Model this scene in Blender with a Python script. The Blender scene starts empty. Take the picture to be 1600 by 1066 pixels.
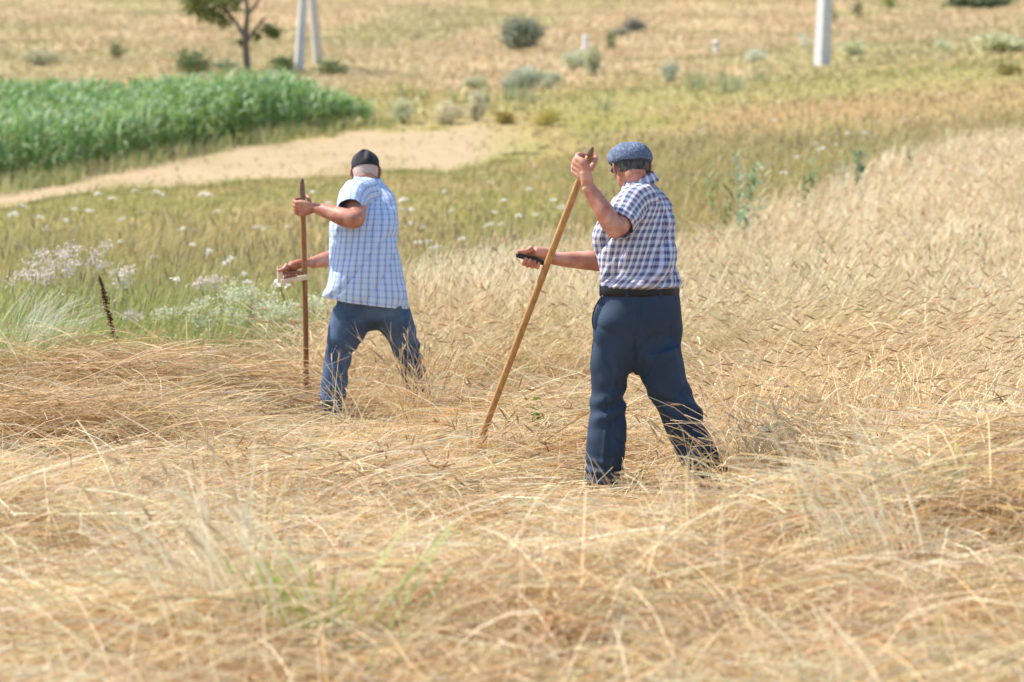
import bpy, bmesh, math, random
import numpy as np
from mathutils import Vector, Matrix

rng = np.random.default_rng(7)
random.seed(7)
S = bpy.context.scene
COL = S.collection
PI = math.pi

# ---------------------------------------------------------------- camera
CAM_Z = 1.44
FPX = 3778.0                      # focal length in photo pixels (85 mm on a 36 mm sensor)
PITCH = math.atan(247.0 / FPX)
cd = bpy.data.cameras.new("camera")
cam = bpy.data.objects.new("camera", cd)
COL.objects.link(cam)
cam.location = (0, 0, CAM_Z)
cam.rotation_euler = (PI / 2 - PITCH, 0, 0)
cd.sensor_width = 36.0
cd.lens = 85.0
cd.clip_start = 0.1
cd.clip_end = 3000
cd.dof.use_dof = True
cd.dof.focus_distance = 11.9
cd.dof.aperture_fstop = 2.7
S.camera = cam

# ---------------------------------------------------------------- sky and sun
SUN_AZ = math.radians(-16)         # from the left, a little beyond the men
SUN_EL = math.radians(54)
to_sun = Vector((-math.cos(SUN_EL) * math.cos(SUN_AZ), -math.cos(SUN_EL) * math.sin(SUN_AZ), math.sin(SUN_EL)))
w = bpy.data.worlds.new("World")
S.world = w
w.use_nodes = True
sky = w.node_tree.nodes.new("ShaderNodeTexSky")
sky.sky_type = 'NISHITA'
sky.sun_disc = False
sky.sun_elevation = SUN_EL
sky.sun_rotation = math.atan2(to_sun.x, to_sun.y)
bg = w.node_tree.nodes["Background"]
bg.inputs[1].default_value = 0.15
w.node_tree.links.new(sky.outputs[0], bg.inputs[0])
sl = bpy.data.lights.new("sun", 'SUN')
sl.energy = 4.6
sl.angle = math.radians(0.6)
sl.color = (1.0, 0.95, 0.87)
so = bpy.data.objects.new("sun", sl)
COL.objects.link(so)
so.rotation_euler = to_sun.to_track_quat('Z', 'Y').to_euler()
so.location = (-8, -2, 14)
S.view_settings.view_transform = 'Standard'
S.view_settings.look = 'None'
S.view_settings.gamma = 1.0
S.view_settings.exposure = 0.76

# ---------------------------------------------------------------- helpers
def W(px, py, Y):
    """world point at depth Y on the sight line of photo pixel (px, py)"""
    cp, sp = math.cos(PITCH), math.sin(PITCH)
    a, b = (px - 800) / FPX, (533 - py) / FPX
    d = np.array([a, cp + b * sp, -sp + b * cp])
    d = d * (Y / d[1])
    return np.array([d[0], d[1], d[2] + CAM_Z])

def row_of(z, Y):
    cp, sp = math.cos(PITCH), math.sin(PITCH)
    zz = z - CAM_Z
    f = Y * cp - zz * sp
    u = Y * sp + zz * cp
    return 533 - FPX * u / f

def tag(o, label=None, cat=None, group=None, kind=None):
    if label: o["label"] = label
    if cat: o["category"] = cat
    if group: o["group"] = group
    if kind: o["kind"] = kind
    return o

def empty(name, loc, label, cat, group=None):
    o = bpy.data.objects.new(name, None)
    COL.objects.link(o)
    o.location = [float(c) for c in loc]
    o.empty_display_size = 0.1
    return tag(o, label, cat, group)

def link_mesh(name, me, mat=None, parent=None):
    o = bpy.data.objects.new(name, me)
    COL.objects.link(o)
    if mat is not None:
        me.materials.clear()
        me.materials.append(mat)
    if parent is not None:
        o.parent = parent
        # vertices are given in world space: move them into the parent's frame
        me.transform(Matrix.Translation(-base_of(parent)))
    return o

def base_of(o):
    v = Vector((0, 0, 0))
    while o is not None:
        v += o.location
        o = o.parent
    return v

# ---- value noise
def _h(ix, iy, iz, seed):
    n = (ix.astype(np.int64) * 374761393 + iy.astype(np.int64) * 668265263 + iz.astype(np.int64) * 2147483647 + seed * 1274126177) & 0x7fffffff
    n = ((n ^ (n >> 13)) * 1274126177) & 0x7fffffff
    n = ((n ^ (n >> 16)) * 461845907) & 0x7fffffff
    return ((n ^ (n >> 15)) & 0xffff) / 65535.0

def vnoise(x, y, z=None, seed=0):
    x = np.asarray(x, float); y = np.asarray(y, float)
    z = np.zeros_like(x) if z is None else np.asarray(z, float)
    ix, iy, iz = np.floor(x), np.floor(y), np.floor(z)
    fx, fy, fz = x - ix, y - iy, z - iz
    fx, fy, fz = [f * f * (3 - 2 * f) for f in (fx, fy, fz)]
    r = 0
    for dx in (0, 1):
        for dy in (0, 1):
            for dz in (0, 1):
                wgt = (fx if dx else 1 - fx) * (fy if dy else 1 - fy) * (fz if dz else 1 - fz)
                r = r + wgt * _h(ix + dx, iy + dy, iz + dz, seed)
    return r

def fbm(x, y, seed=0, oct=3):
    r = 0; a = 0.5; t = 0
    for k in range(oct):
        r = r + a * vnoise(x * 2 ** k, y * 2 ** k, None, seed + k * 17); t += a; a *= 0.5
    return r / t

def sstep(a, b, x):
    t = np.clip((x - a) / (b - a), 0, 1)
    return t * t * (3 - 2 * t)

# ---------------------------------------------------------------- terrain
KY = np.array([0, 8, 14, 20, 25, 30, 35, 45, 50, 58, 70, 85, 100, 150, 250, 420, 600])
def _zr(row, Y): return W(800, row, Y)[2]
def _tab(rows):
    z = []
    for Yk, r in zip(KY, rows):
        z.append(r if abs(r) < 1.0 and Yk < 32 else _zr(r, Yk))
    return np.array(z)
# entries below Y = 32 m are heights in metres, the rest are photo rows of the ground
ZL = _tab([0, 0, 0, 0.02, 0.12, 0.32, 372, 308, 286, 246, 196, 152, 118, 66, -10, -110, -100])
ZM = _tab([0, 0, 0, 0.02, 0.12, 0.34, 352, 282, 256, 214, 168, 138, 112, 66, -10, -110, -100])
ZR = _tab([0, 0, 0, 0.05, 0.25, 0.55, 318, 244, 208, 152, 98, 84, 70, 40, -16, -110, -100])
_fy = np.linspace(0, 600, 6001)
def _smooth(z):
    f = np.interp(_fy, KY, z)
    k = np.hanning(61); k /= k.sum()
    g = np.concatenate([np.full(30, f[0]), f, np.full(30, f[-1])])
    return np.convolve(g, k, 'valid')
ZL, ZM, ZR = _smooth(ZL), _smooth(ZM), _smooth(ZR)
MOUNDS = [(-3.3, 14.2, .7, 0.45, 0.20), (-2.5, 14.3, .6, 0.40, 0.22), (-2.0, 14.75, .45, 0.40, 0.25), (-2.3, 12.2, .9, 0.34, 0.22), (-1.9, 12.7, .45, .3, .12),
          (-1.9, 8.5, 1.1, 0.45, 0.19), (1.6, 8.7, .9, 0.42, 0.27), (2.3, 10.3, 0.7, 0.38, 0.27), (.75, 8.3, .6, .35, .10),
          (-0.05, 13.2, 0.5, 0.35, 0.10), (0.3, 7.3, 0.8, 0.4, 0.10), (-0.9, 6.9, 0.6, 0.4, 0.10), (-.6, 10.1, .7, .3, .07)]
FEET = [(.66, 10.25, .84, 1.40), (-.84, 13.35, .58, 1.45)]
def feet(X, Y):
    return np.clip(sum(np.exp(-(((X - a) / b) ** 2 + ((Y - c) / d) ** 2) ** 2) for a, c, b, d in FEET), 0, 1)
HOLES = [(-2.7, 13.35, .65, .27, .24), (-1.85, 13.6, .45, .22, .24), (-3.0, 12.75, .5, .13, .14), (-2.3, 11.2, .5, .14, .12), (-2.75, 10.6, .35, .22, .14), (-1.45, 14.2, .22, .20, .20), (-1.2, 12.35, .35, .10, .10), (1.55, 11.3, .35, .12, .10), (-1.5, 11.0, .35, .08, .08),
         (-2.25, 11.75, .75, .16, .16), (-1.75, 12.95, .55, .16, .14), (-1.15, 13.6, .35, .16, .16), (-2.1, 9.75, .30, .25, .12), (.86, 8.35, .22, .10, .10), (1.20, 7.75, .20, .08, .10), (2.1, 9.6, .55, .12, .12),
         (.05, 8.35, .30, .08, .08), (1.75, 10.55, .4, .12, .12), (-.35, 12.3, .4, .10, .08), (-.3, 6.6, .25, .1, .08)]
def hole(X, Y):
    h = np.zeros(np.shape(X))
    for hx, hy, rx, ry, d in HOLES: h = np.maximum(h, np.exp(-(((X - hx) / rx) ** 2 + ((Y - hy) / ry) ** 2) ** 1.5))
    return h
def terrain(X, Y):
    X = np.asarray(X, float); Y = np.asarray(Y, float)
    Yc = np.clip(Y, 0, 600)
    u = np.clip(X / np.maximum(Yc, 12) / 0.2118, -1.35, 1.35)
    zl, zm, zr = np.interp(Yc, _fy, ZL), np.interp(Yc, _fy, ZM), np.interp(Yc, _fy, ZR)
    wl = np.clip(-u, 0, 1.35); wr = np.clip(u, 0, 1.35)
    z = zm + (zl - zm) * wl * (0.6 + 0.4 * np.clip(wl, 0, 1)) + (zr - zm) * wr * (0.75 + 0.25 * np.clip(wr, 0, 1))
    for mx, my, rx, ry, h in MOUNDS:
        z = z + h * np.exp(-((X - mx) / rx) ** 2 - ((Y - my) / ry) ** 2)
    for hx, hy, rx, ry, d in HOLES: z = z - d * np.exp(-((X - hx) / rx) ** 2 - ((Y - hy) / ry) ** 2)
    far = sstep(18, 60, Yc)
    z = z + (fbm(X * 0.9, Y * 0.9, 3) - 0.5) * 0.10 * (1 - far) * (1 - .9 * feet(X, Y)) + far * (fbm(X * 0.12, Y * 0.08, 5) - 0.5) * 0.8 * np.clip(Yc / 90, 0.3, 1.5)
    return z

def hit(px, py, Y0=13.0):
    """where the sight line of a photo pixel meets the ground"""
    Ys = np.exp(np.linspace(math.log(Y0), math.log(420), 4000))
    X = (px - 800) / FPX * Ys
    z = terrain(X, Ys)
    r = row_of(z, Ys)
    k = np.argmax(r <= py) if (r <= py).any() else len(Ys) - 1
    return np.array([X[k], Ys[k], z[k]])

# wheat edge: depth at which the cereal field ends, per sight direction
EPX = np.array([-400, 0, 200, 340, 500, 640, 800, 950, 1100, 1200, 1350, 1500, 1600, 2000])
EY = np.array([13.9, 14.9, 15.9, 16.4, 18.0, 20.8, 23.5, 25.5, 29.5, 32.5, 38, 46, 47.5, 50])
def wheat_edge(X, Y):
    return np.interp(800 + FPX * X / np.maximum(Y, 1), EPX, EY) + (fbm(X * 1.3, Y * 0.4, 11) - 0.5) * 2.2
# dry track
TPX = np.array([-500, 0, 300, 560, 760, 900, 1100])
T_HI = np.array([286, 272, 238, 212, 192, 190, 196])     # rows of its far edge
T_LO = np.array([352, 318, 290, 274, 252, 232, 206])     # rows of its near edge
def track_mask(X, Y):
    px = 800 + FPX * X / np.maximum(Y, 1)
    r = row_of(terrain(X, Y), Y)
    n = (fbm(X * 0.8, Y * 0.5, 21) - 0.5) * 30
    hi, lo = np.interp(px, TPX, T_HI), np.interp(px, TPX, T_LO)
    m = sstep(hi - 8, hi + 8, r + n) * (1 - sstep(lo - 14, lo + 10, r + n)) * (1 - sstep(630, 900, px + n * 2))
    return np.where((Y > 34) & (Y < 90), m, 0)
def corn_mask(X, Y):
    px = 800 + FPX * X / np.maximum(Y, 1)
    r = row_of(terrain(X, Y), Y)
    lo = np.interp(px, [-500, 0, 150, 400, 500, 575], [330, 300, 270, 220, 206, 194])
    hi = np.interp(px, [-500, 0, 200, 400, 520, 575], [214, 208, 203, 190, 190, 192])
    return ((r < lo + (fbm(X, Y, 8) - .5) * 10) & (r > hi) & (px < 580) & (Y > 40) & (Y < 95)).astype(float)

# colours (linear albedo)
C_STRAW = np.array([0.68, 0.485, 0.245])
C_PALE = np.array([0.83, 0.71, 0.49])
C_BROWN = np.array([0.42, 0.23, 0.085])
C_OLIVE = np.array([0.33, 0.30, 0.095])
C_GREEN = np.array([0.29, 0.33, 0.07])
C_TAN = np.array([0.46, 0.34, 0.15])
C_HILL = np.array([0.54, 0.41, 0.235])
C_TRACK = np.array([0.385, 0.285, 0.17])
def mixc(a, b, t): return a + (b - a) * np.asarray(t)[..., None]

def land_colour(X, Y):
    """albedo of the plants growing at a spot: cereal, meadow, far slopes"""
    X = np.asarray(X, float); Y = np.asarray(Y, float)
    px = 800 + FPX * X / np.maximum(Y, 1)
    n1, n2, n3 = fbm(X * 0.22, Y * 0.13, 31), fbm(X * 0.55, Y * 0.3, 41), fbm(X * 0.08, Y * 0.045, 51)
    c = np.broadcast_to(C_OLIVE, X.shape + (3,)).copy()
    near_green = (1 - sstep(18, 27, Y)) * sstep(0.3, 0.6, n2 + 0.15)
    c = mixc(c, C_GREEN, near_green)
    c = mixc(c, C_TAN, sstep(0.42, 0.66, n2) * 0.75 * sstep(17, 30, Y))
    # russet slope at right, beyond the field
    rus = sstep(1000, 1150, px) * sstep(44, 54, Y) * (1 - sstep(64, 74, Y))
    c = mixc(c, np.array([0.40, 0.285, 0.13]), rus * (0.55 + 0.45 * sstep(0.35, 0.6, n1)))
    gs = sstep(62, 67, Y) * (1 - sstep(70, 78, Y)) * sstep(500, 620, px)
    c = mixc(c, np.array([0.38, 0.345, 0.13]), gs * 0.7)
    mid = sstep(48, 60, Y) * (1 - sstep(500, 1000, px))
    c = mixc(c, np.array([0.38, 0.31, 0.11]), mid * 0.8)
    hl = sstep(74, 92, Y + (n1 - 0.5) * 22)
    hill = mixc(np.broadcast_to(C_HILL, X.shape + (3,)), np.array([0.47, 0.385, 0.20]), sstep(0.42, 0.62, n3))
    hill = mixc(hill, np.array([0.56, 0.38, 0.22]), sstep(0.5, 0.7, n1) * 0.6)
    hill = mixc(hill, np.array([0.38, 0.34, 0.15]), sstep(0.54, 0.7, fbm(X * 0.12, Y * 0.05, 77)) * 0.7)
    c = mixc(c, hill, hl)
    return c

# ---------------------------------------------------------------- materials
def new_mat(name):
    m = bpy.data.materials.new(name)
    m.use_nodes = True
    nt = m.node_tree
    return m, nt, nt.nodes["Principled BSDF"]

def attr_mat(name, rough=0.7, trans=0.25, spec=0.25, noise=0.0):
    """plant material: the colour of each stalk comes from its mesh, with some light passing through"""
    m, nt, p = new_mat(name)
    a = nt.nodes.new("ShaderNodeAttribute"); a.attribute_name = "col"
    p.inputs["Roughness"].default_value = rough
    p.inputs["Specular IOR Level"].default_value = spec
    nt.links.new(a.outputs["Color"], p.inputs["Base Color"])
    if trans > 0:
        t = nt.nodes.new("ShaderNodeBsdfTranslucent")
        nt.links.new(a.outputs["Color"], t.inputs["Color"])
        mx = nt.nodes.new("ShaderNodeMixShader"); mx.inputs[0].default_value = trans
        nt.links.new(p.outputs[0], mx.inputs[1]); nt.links.new(t.outputs[0], mx.inputs[2])
        nt.links.new(mx.outputs[0], nt.nodes["Material Output"].inputs[0])
    return m

def noise_mat(name, c1, c2, scale=8.0, rough=0.7, bump=0.0, bscale=None, detail=5, spec=0.3, stretch=None, metallic=0.0):
    m, nt, p = new_mat(name)
    tc = nt.nodes.new("ShaderNodeTexCoord")
    src = tc.outputs["Object"]
    if stretch:
        mp = nt.nodes.new("ShaderNodeMapping"); mp.inputs["Scale"].default_value = stretch
        nt.links.new(src, mp.inputs[0]); src = mp.outputs[0]
    n = nt.nodes.new("ShaderNodeTexNoise"); n.inputs["Scale"].default_value = scale; n.inputs["Detail"].default_value = detail
    nt.links.new(src, n.inputs["Vector"])
    r = nt.nodes.new("ShaderNodeValToRGB")
    r.color_ramp.elements[0].position = 0.32; r.color_ramp.elements[1].position = 0.68
    r.color_ramp.elements[0].color = (*c1, 1); r.color_ramp.elements[1].color = (*c2, 1)
    nt.links.new(n.outputs["Fac"], r.inputs[0]); nt.links.new(r.outputs[0], p.inputs["Base Color"])
    p.inputs["Roughness"].default_value = rough; p.inputs["Specular IOR Level"].default_value = spec
    p.inputs["Metallic"].default_value = metallic
    if bump > 0:
        n2 = nt.nodes.new("ShaderNodeTexNoise"); n2.inputs["Scale"].default_value = bscale or scale * 4; n2.inputs["Detail"].default_value = 4
        nt.links.new(src, n2.inputs["Vector"])
        b = nt.nodes.new("ShaderNodeBump"); b.inputs["Strength"].default_value = bump; b.inputs["Distance"].default_value = 0.01
        nt.links.new(n2.outputs["Fac"], b.inputs["Height"]); nt.links.new(b.outputs[0], p.inputs["Normal"])
    return m

M_PLANT = attr_mat("dry_stalk", 0.5, 0.34, 0.35)
M_LEAF = attr_mat("green_leaf", 0.5, 0.3, 0.35)
M_PETAL = attr_mat("petal", 0.7, 0.35, 0.2)
M_BARK = noise_mat("bark", (0.10, 0.075, 0.055), (0.22, 0.18, 0.14), 20, 0.9, 0.6)
M_CONC = noise_mat("weathered_concrete", (0.52, 0.51, 0.49), (0.66, 0.65, 0.62), 6, 0.85, 0.25, 40)
M_WHITE = noise_mat("white_paint", (0.72, 0.72, 0.70), (0.82, 0.82, 0.80), 12, 0.6)
M_DARKBAND = noise_mat("black_paint", (0.03, 0.03, 0.03), (0.06, 0.06, 0.06), 12, 0.6)
M_WOOD = noise_mat("handled_wood", (0.36, 0.185, 0.07), (0.54, 0.31, 0.13), 10, 0.5, 0.2, 60, stretch=(6, 6, 1.0))
M_WOOD_DARK = noise_mat("reddish_wood", (0.24, 0.10, 0.045), (0.36, 0.17, 0.08), 10, 0.55, 0.2, 60, stretch=(6, 6, 1.0))
M_WOOD_TIP = noise_mat("weathered_wood_tip", (0.13, 0.085, 0.05), (0.24, 0.16, 0.10), 30, 0.7, 0.2)
M_WOOD_RAW = noise_mat("raw_wood", (0.64, 0.46, 0.27), (0.76, 0.60, 0.40), 20, 0.65, 0.2)
M_GRIP = noise_mat("black_rubber", (0.02, 0.021, 0.022), (0.05, 0.05, 0.052), 40, 0.45, 0.2)
M_STEEL = noise_mat("worn_steel", (0.20, 0.19, 0.18), (0.38, 0.36, 0.34), 30, 0.45, 0.1, metallic=0.9)
M_SOLE = noise_mat("dusty_dark_leather", (0.03, 0.027, 0.024), (0.08, 0.07, 0.06), 20, 0.6, 0.3)

def skin_mat(name, c1, c2):
    m, nt, p = new_mat(name)
    tc = nt.nodes.new("ShaderNodeTexCoord")
    n = nt.nodes.new("ShaderNodeTexNoise"); n.inputs["Scale"].default_value = 14; n.inputs["Detail"].default_value = 6
    n2 = nt.nodes.new("ShaderNodeTexNoise"); n2.inputs["Scale"].default_value = 130; n2.inputs["Detail"].default_value = 3
    nt.links.new(tc.outputs["Object"], n.inputs["Vector"]); nt.links.new(tc.outputs["Object"], n2.inputs["Vector"])
    r = nt.nodes.new("ShaderNodeValToRGB")
    r.color_ramp.elements[0].position = 0.35; r.color_ramp.elements[1].position = 0.66
    r.color_ramp.elements[0].color = (*c1, 1); r.color_ramp.elements[1].color = (*c2, 1)
    nt.links.new(n.outputs["Fac"], r.inputs[0]); nt.links.new(r.outputs[0], p.inputs["Base Color"])
    p.inputs["Subsurface Weight"].default_value = 0.12
    p.inputs["Subsurface Radius"].default_value = (0.012, 0.005, 0.003)
    p.inputs["Subsurface Scale"].default_value = 0.5
    p.inputs["Roughness"].default_value = 0.5; p.inputs["Specular IOR Level"].default_value = 0.35
    b = nt.nodes.new("ShaderNodeBump"); b.inputs["Strength"].default_value = 0.35; b.inputs["Distance"].default_value = 0.003
    nt.links.new(n2.outputs["Fac"], b.inputs["Height"]); nt.links.new(b.outputs[0], p.inputs["Normal"])
    return m
M_SKIN1 = skin_mat("tanned_skin", (0.41, 0.150, 0.092), (0.62, 0.33, 0.235))
M_SKIN2 = skin_mat("ruddy_skin", (0.35, 0.122, 0.074), (0.57, 0.285, 0.195))
M_EYE = noise_mat("eyeball", (0.7, 0.68, 0.65), (0.75, 0.73, 0.7), 5, 0.2)

def plaid_mat(name, pu, ramp_u, pv, ramp_v, rough=0.85):
    """woven check: two sets of coloured threads laid out in cloth coordinates (metres)"""
    m, nt, p = new_mat(name)
    uv = nt.nodes.new("ShaderNodeUVMap"); uv.uv_map = "cloth"
    sp = nt.nodes.new("ShaderNodeSeparateXYZ"); nt.links.new(uv.outputs[0], sp.inputs[0])
    cols = []
    for ax, per, ramp in (("X", pu, ramp_u), ("Y", pv, ramp_v)):
        d = nt.nodes.new("ShaderNodeMath"); d.operation = 'DIVIDE'; d.inputs[1].default_value = per
        nt.links.new(sp.outputs[ax], d.inputs[0])
        f = nt.nodes.new("ShaderNodeMath"); f.operation = 'FRACT'; nt.links.new(d.outputs[0], f.inputs[0])
        r = nt.nodes.new("ShaderNodeValToRGB")
        r.color_ramp.interpolation = 'CONSTANT'
        els = r.color_ramp.elements
        while len(els) > 1: els.remove(els[-1])
        els[0].position = ramp[0][0]; els[0].color = (*ramp[0][1], 1)
        for pos, c in ramp[1:]:
            e = els.new(pos); e.color = (*c, 1)
        nt.links.new(f.outputs[0], r.inputs[0]); cols.append(r)
    mx = nt.nodes.new("ShaderNodeMix"); mx.data_type = 'RGBA'; mx.inputs[0].default_value = 0.38
    nt.links.new(cols[0].outputs[0], mx.inputs[6]); nt.links.new(cols[1].outputs[0], mx.inputs[7])
    nt.links.new(mx.outputs[2], p.inputs["Base Color"])
    p.inputs["Roughness"].default_value = rough; p.inputs["Specular IOR Level"].default_value = 0.2
    n = nt.nodes.new("ShaderNodeTexNoise"); n.inputs["Scale"].default_value = 30; n.inputs["Detail"].default_value = 5
    tc = nt.nodes.new("ShaderNodeTexCoord"); nt.links.new(tc.outputs["Object"], n.inputs["Vector"])
    b = nt.nodes.new("ShaderNodeBump"); b.inputs["Strength"].default_value = 0.35; b.inputs["Distance"].default_value = 0.008
    nt.links.new(n.outputs["Fac"], b.inputs["Height"]); nt.links.new(b.outputs[0], p.inputs["Normal"])
    return m
WH = (0.69, 0.69, 0.745); NV = (0.060, 0.090, 0.20); PL = (0.20, 0.10, 0.11); LB = (0.36, 0.40, 0.56)
M_PLAID1 = plaid_mat("navy_plum_check", 0.072,
    [(0, WH), (0.16, LB), (0.20, NV), (0.27, LB), (0.30, NV), (0.39, PL), (0.42, NV), (0.46, LB), (0.50, WH), (0.66, LB), (0.70, PL), (0.77, LB), (0.80, NV), (0.88, PL), (0.96, LB)],
    0.070, [(0, WH), (0.22, LB), (0.26, NV), (0.46, LB), (0.50, WH), (0.72, LB), (0.76, PL), (0.83, NV), (0.90, PL), (0.96, LB)])
BA = (0.43, 0.55, 0.78); BL = (0.07, 0.12, 0.31); BM = (0.28, 0.41, 0.68); BW = (0.62, 0.71, 0.84)
M_PLAID2 = plaid_mat("pale_blue_check", 0.036,
    [(0, BA), (0.10, BW), (0.30, BM), (0.36, BA), (0.46, BL), (0.58, BA), (0.72, BM), (0.78, BW)],
    0.036, [(0, BA), (0.12, BW), (0.30, BM), (0.36, BA), (0.48, BL), (0.57, BA), (0.74, BM), (0.80, BW)])
M_NAVY = noise_mat("navy_twill", (0.018, 0.035, 0.066), (0.030, 0.055, 0.098), 5, 0.72, 0.25, 260, spec=0.3)
M_DENIM = noise_mat("blue_denim", (0.026, 0.050, 0.105), (0.105, 0.165, 0.265), 5, 0.85, 0.35, 300, spec=0.2)
M_BELT = noise_mat("black_leather", (0.008, 0.009, 0.012), (0.018, 0.02, 0.024), 30, 0.45, 0.2)
M_BLACKCAP = noise_mat("black_cotton", (0.014, 0.014, 0.018), (0.030, 0.030, 0.037), 25, 0.75, 0.2, 200)

# woven light-and-dark cap fabric
def knit_mat():
    m, nt, p = new_mat("grey_blue_weave")
    uv = nt.nodes.new("ShaderNodeUVMap"); uv.uv_map = "cloth"
    ck = nt.nodes.new("ShaderNodeTexVoronoi"); ck.inputs["Scale"].default_value = 135; ck.inputs["Randomness"].default_value = 0.7
    nt.links.new(uv.outputs[0], ck.inputs["Vector"])
    r = nt.nodes.new("ShaderNodeValToRGB")
    r.color_ramp.elements[0].position = 0.30; r.color_ramp.elements[1].position = 0.52
    r.color_ramp.elements[0].color = (0.215, 0.25, 0.335, 1); r.color_ramp.elements[1].color = (0.10, 0.13, 0.205, 1)
    nt.links.new(ck.outputs["Distance"], r.inputs[0]); nt.links.new(r.outputs[0], p.inputs["Base Color"])
    p.inputs["Roughness"].default_value = 0.9; p.inputs["Specular IOR Level"].default_value = 0.15
    b = nt.nodes.new("ShaderNodeBump"); b.inputs["Strength"].default_value = 0.5; b.inputs["Distance"].default_value = 0.003
    nt.links.new(ck.outputs["Distance"], b.inputs["Height"]); nt.links.new(b.outputs[0], p.inputs["Normal"])
    return m
M_CAP = knit_mat()
M_CAPBAND = noise_mat("slate_cap_band", (0.03, 0.035, 0.05), (0.05, 0.06, 0.085), 40, 0.8)

# ---------------------------------------------------------------- blade engine (stalks, leaves, ears as real geometry)
class Veg:
    def __init__(self): self.V, self.F, self.C, self.n = [], [], [], 0
    def add(self, V, F, C):
        self.V.append(V.astype(np.float32)); self.F.append((F + self.n).astype(np.int32)); self.C.append(C.astype(np.float32)); self.n += len(V)
    def blades(self, root, az, th0, th1, L, wd, col, nseg=4, roll=None, taper=0.55, leaf=False, colt=None):
        N = len(root)
        if N == 0: return None
        az, th0, th1, L, wd = [np.broadcast_to(np.asarray(a, float), (N,)) for a in (az, th0, th1, L, wd)]
        roll = rng.uniform(0, PI, N) if roll is None else np.broadcast_to(np.asarray(roll, float), (N,))
        P = np.empty((N, nseg + 1, 3)); P[:, 0] = root
        Wd = np.empty((N, nseg + 1, 3))
        ca, sa = np.cos(az), np.sin(az)
        side0 = np.stack([-sa, ca, np.zeros(N)], 1)
        for k in range(nseg + 1):
            t = k / nseg
            th = th0 + (th1 - th0) * t
            d = np.stack([np.sin(th) * ca, np.sin(th) * sa, np.cos(th)], 1)
            if k < nseg: P[:, k + 1] = P[:, k] + d * (L / nseg)[:, None]
            nrm = np.cross(d, side0)
            sd = side0 * np.cos(roll)[:, None] + nrm * np.sin(roll)[:, None]
            if leaf: prof = max(0.06, math.sin(PI * min(1.0, 0.18 + 0.82 * t)) ** 0.8)
            else: prof = 1 - (1 - taper) * t
            Wd[:, k] = sd * (wd * prof * 0.5)[:, None]
        V = np.stack([P - Wd, P + Wd], 2).reshape(-1, 3)
        st = (nseg + 1) * 2
        b = np.arange(N)[:, None] * st + (np.arange(nseg) * 2)[None, :]
        F = np.stack([b, b + 1, b + 3, b + 2], 2).reshape(-1, 4)
        C = np.repeat(col, st, 0)
        if colt is not None:
            tt = np.repeat(np.linspace(0, 1, nseg + 1), 2)[None, :, None]
            C = (col[:, None, :] * (1 - tt) + colt[:, None, :] * tt).reshape(-1, 3)
        self.add(V, F, C)
        d = P[:, -1] - P[:, -2]
        return P[:, -1], d / np.maximum(np.linalg.norm(d, axis=1, keepdims=True), 1e-9)
    def spindles(self, base, d, L, r, col):
        N = len(base)
        if N == 0: return
        L = np.broadcast_to(L, (N,)); r = np.broadcast_to(r, (N,))
        up = np.tile(np.array([0.31, 0.2, 0.93]), (N, 1))
        a = np.cross(d, up); a /= np.linalg.norm(a, axis=1, keepdims=True) + 1e-9
        b = np.cross(d, a)
        prof = [(0, 0.35), (0.3, 1.0), (0.7, 0.85), (1.0, 0.12)]
        V = np.empty((N, 4, 4, 3))
        for k, (t, q) in enumerate(prof):
            for s in range(4):
                an = s * PI / 2
                V[:, k, s] = base + d * (L * t)[:, None] + (a * math.cos(an) + b * math.sin(an)) * (r * q)[:, None]
        F = []
        o = np.arange(N) * 16
        for k in range(3):
            for s in range(4):
                F.append(np.stack([o + k * 4 + s, o + k * 4 + (s + 1) % 4, o + (k + 1) * 4 + (s + 1) % 4, o + (k + 1) * 4 + s], 1))
        self.add(V.reshape(-1, 3), np.concatenate(F), np.repeat(col, 16, 0))
    def quads(self, c, size, col, flat=0.0, aspect=1.6):
        """small leaf faces at points c with random tilt"""
        N = len(c)
        if N == 0: return
        n = rng.normal(size=(N, 3)); n[:, 2] += flat * 2.5; n /= np.linalg.norm(n, axis=1, keepdims=True)
        t = np.cross(n, rng.normal(size=(N, 3))); t /= np.linalg.norm(t, axis=1, keepdims=True)
        b = np.cross(n, t)
        s = np.broadcast_to(size, (N,))[:, None]
        V = np.stack([c - t * s * aspect * .5, c + b * s * .5 + n * s * .1, c + t * s * aspect * .5, c - b * s * .5 + n * s * .1], 1).reshape(-1, 3)
        F = (np.arange(N) * 4)[:, None] + np.arange(4)[None, :]
        self.add(V, F, np.repeat(col, 4, 0))
    def mesh(self, name):
        V = np.concatenate(self.V); F = np.concatenate(self.F); C = np.concatenate(self.C)
        me = bpy.data.meshes.new(name)
        me.vertices.add(len(V)); me.vertices.foreach_set("co", V.ravel())
        me.loops.add(F.size); me.loops.foreach_set("vertex_index", F.ravel())
        me.polygons.add(len(F)); me.polygons.foreach_set("loop_start", np.arange(0, F.size, 4, dtype=np.int32))
        at = me.attributes.new("col", 'FLOAT_COLOR', 'POINT')
        at.data.foreach_set("color", np.concatenate([np.clip(C, 0, 1), np.ones((len(C), 1), np.float32)], 1).astype(np.float32).ravel())
        me.update(calc_edges=True)
        return me
    def build(self, name, mat, parent=None):
        return link_mesh(name, self.mesh(name), mat, parent)

def jit(col, amt, n=None):
    """colour variety from plant to plant"""
    col = np.asarray(col, float)
    if col.ndim == 1: col = np.tile(col, (n, 1))
    k = rng.normal(0, amt, (len(col), 1)); h = rng.normal(0, amt * 0.35, (len(col), 3))
    return np.clip(col * (1 + k + h), 0.005, 0.85)

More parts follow.
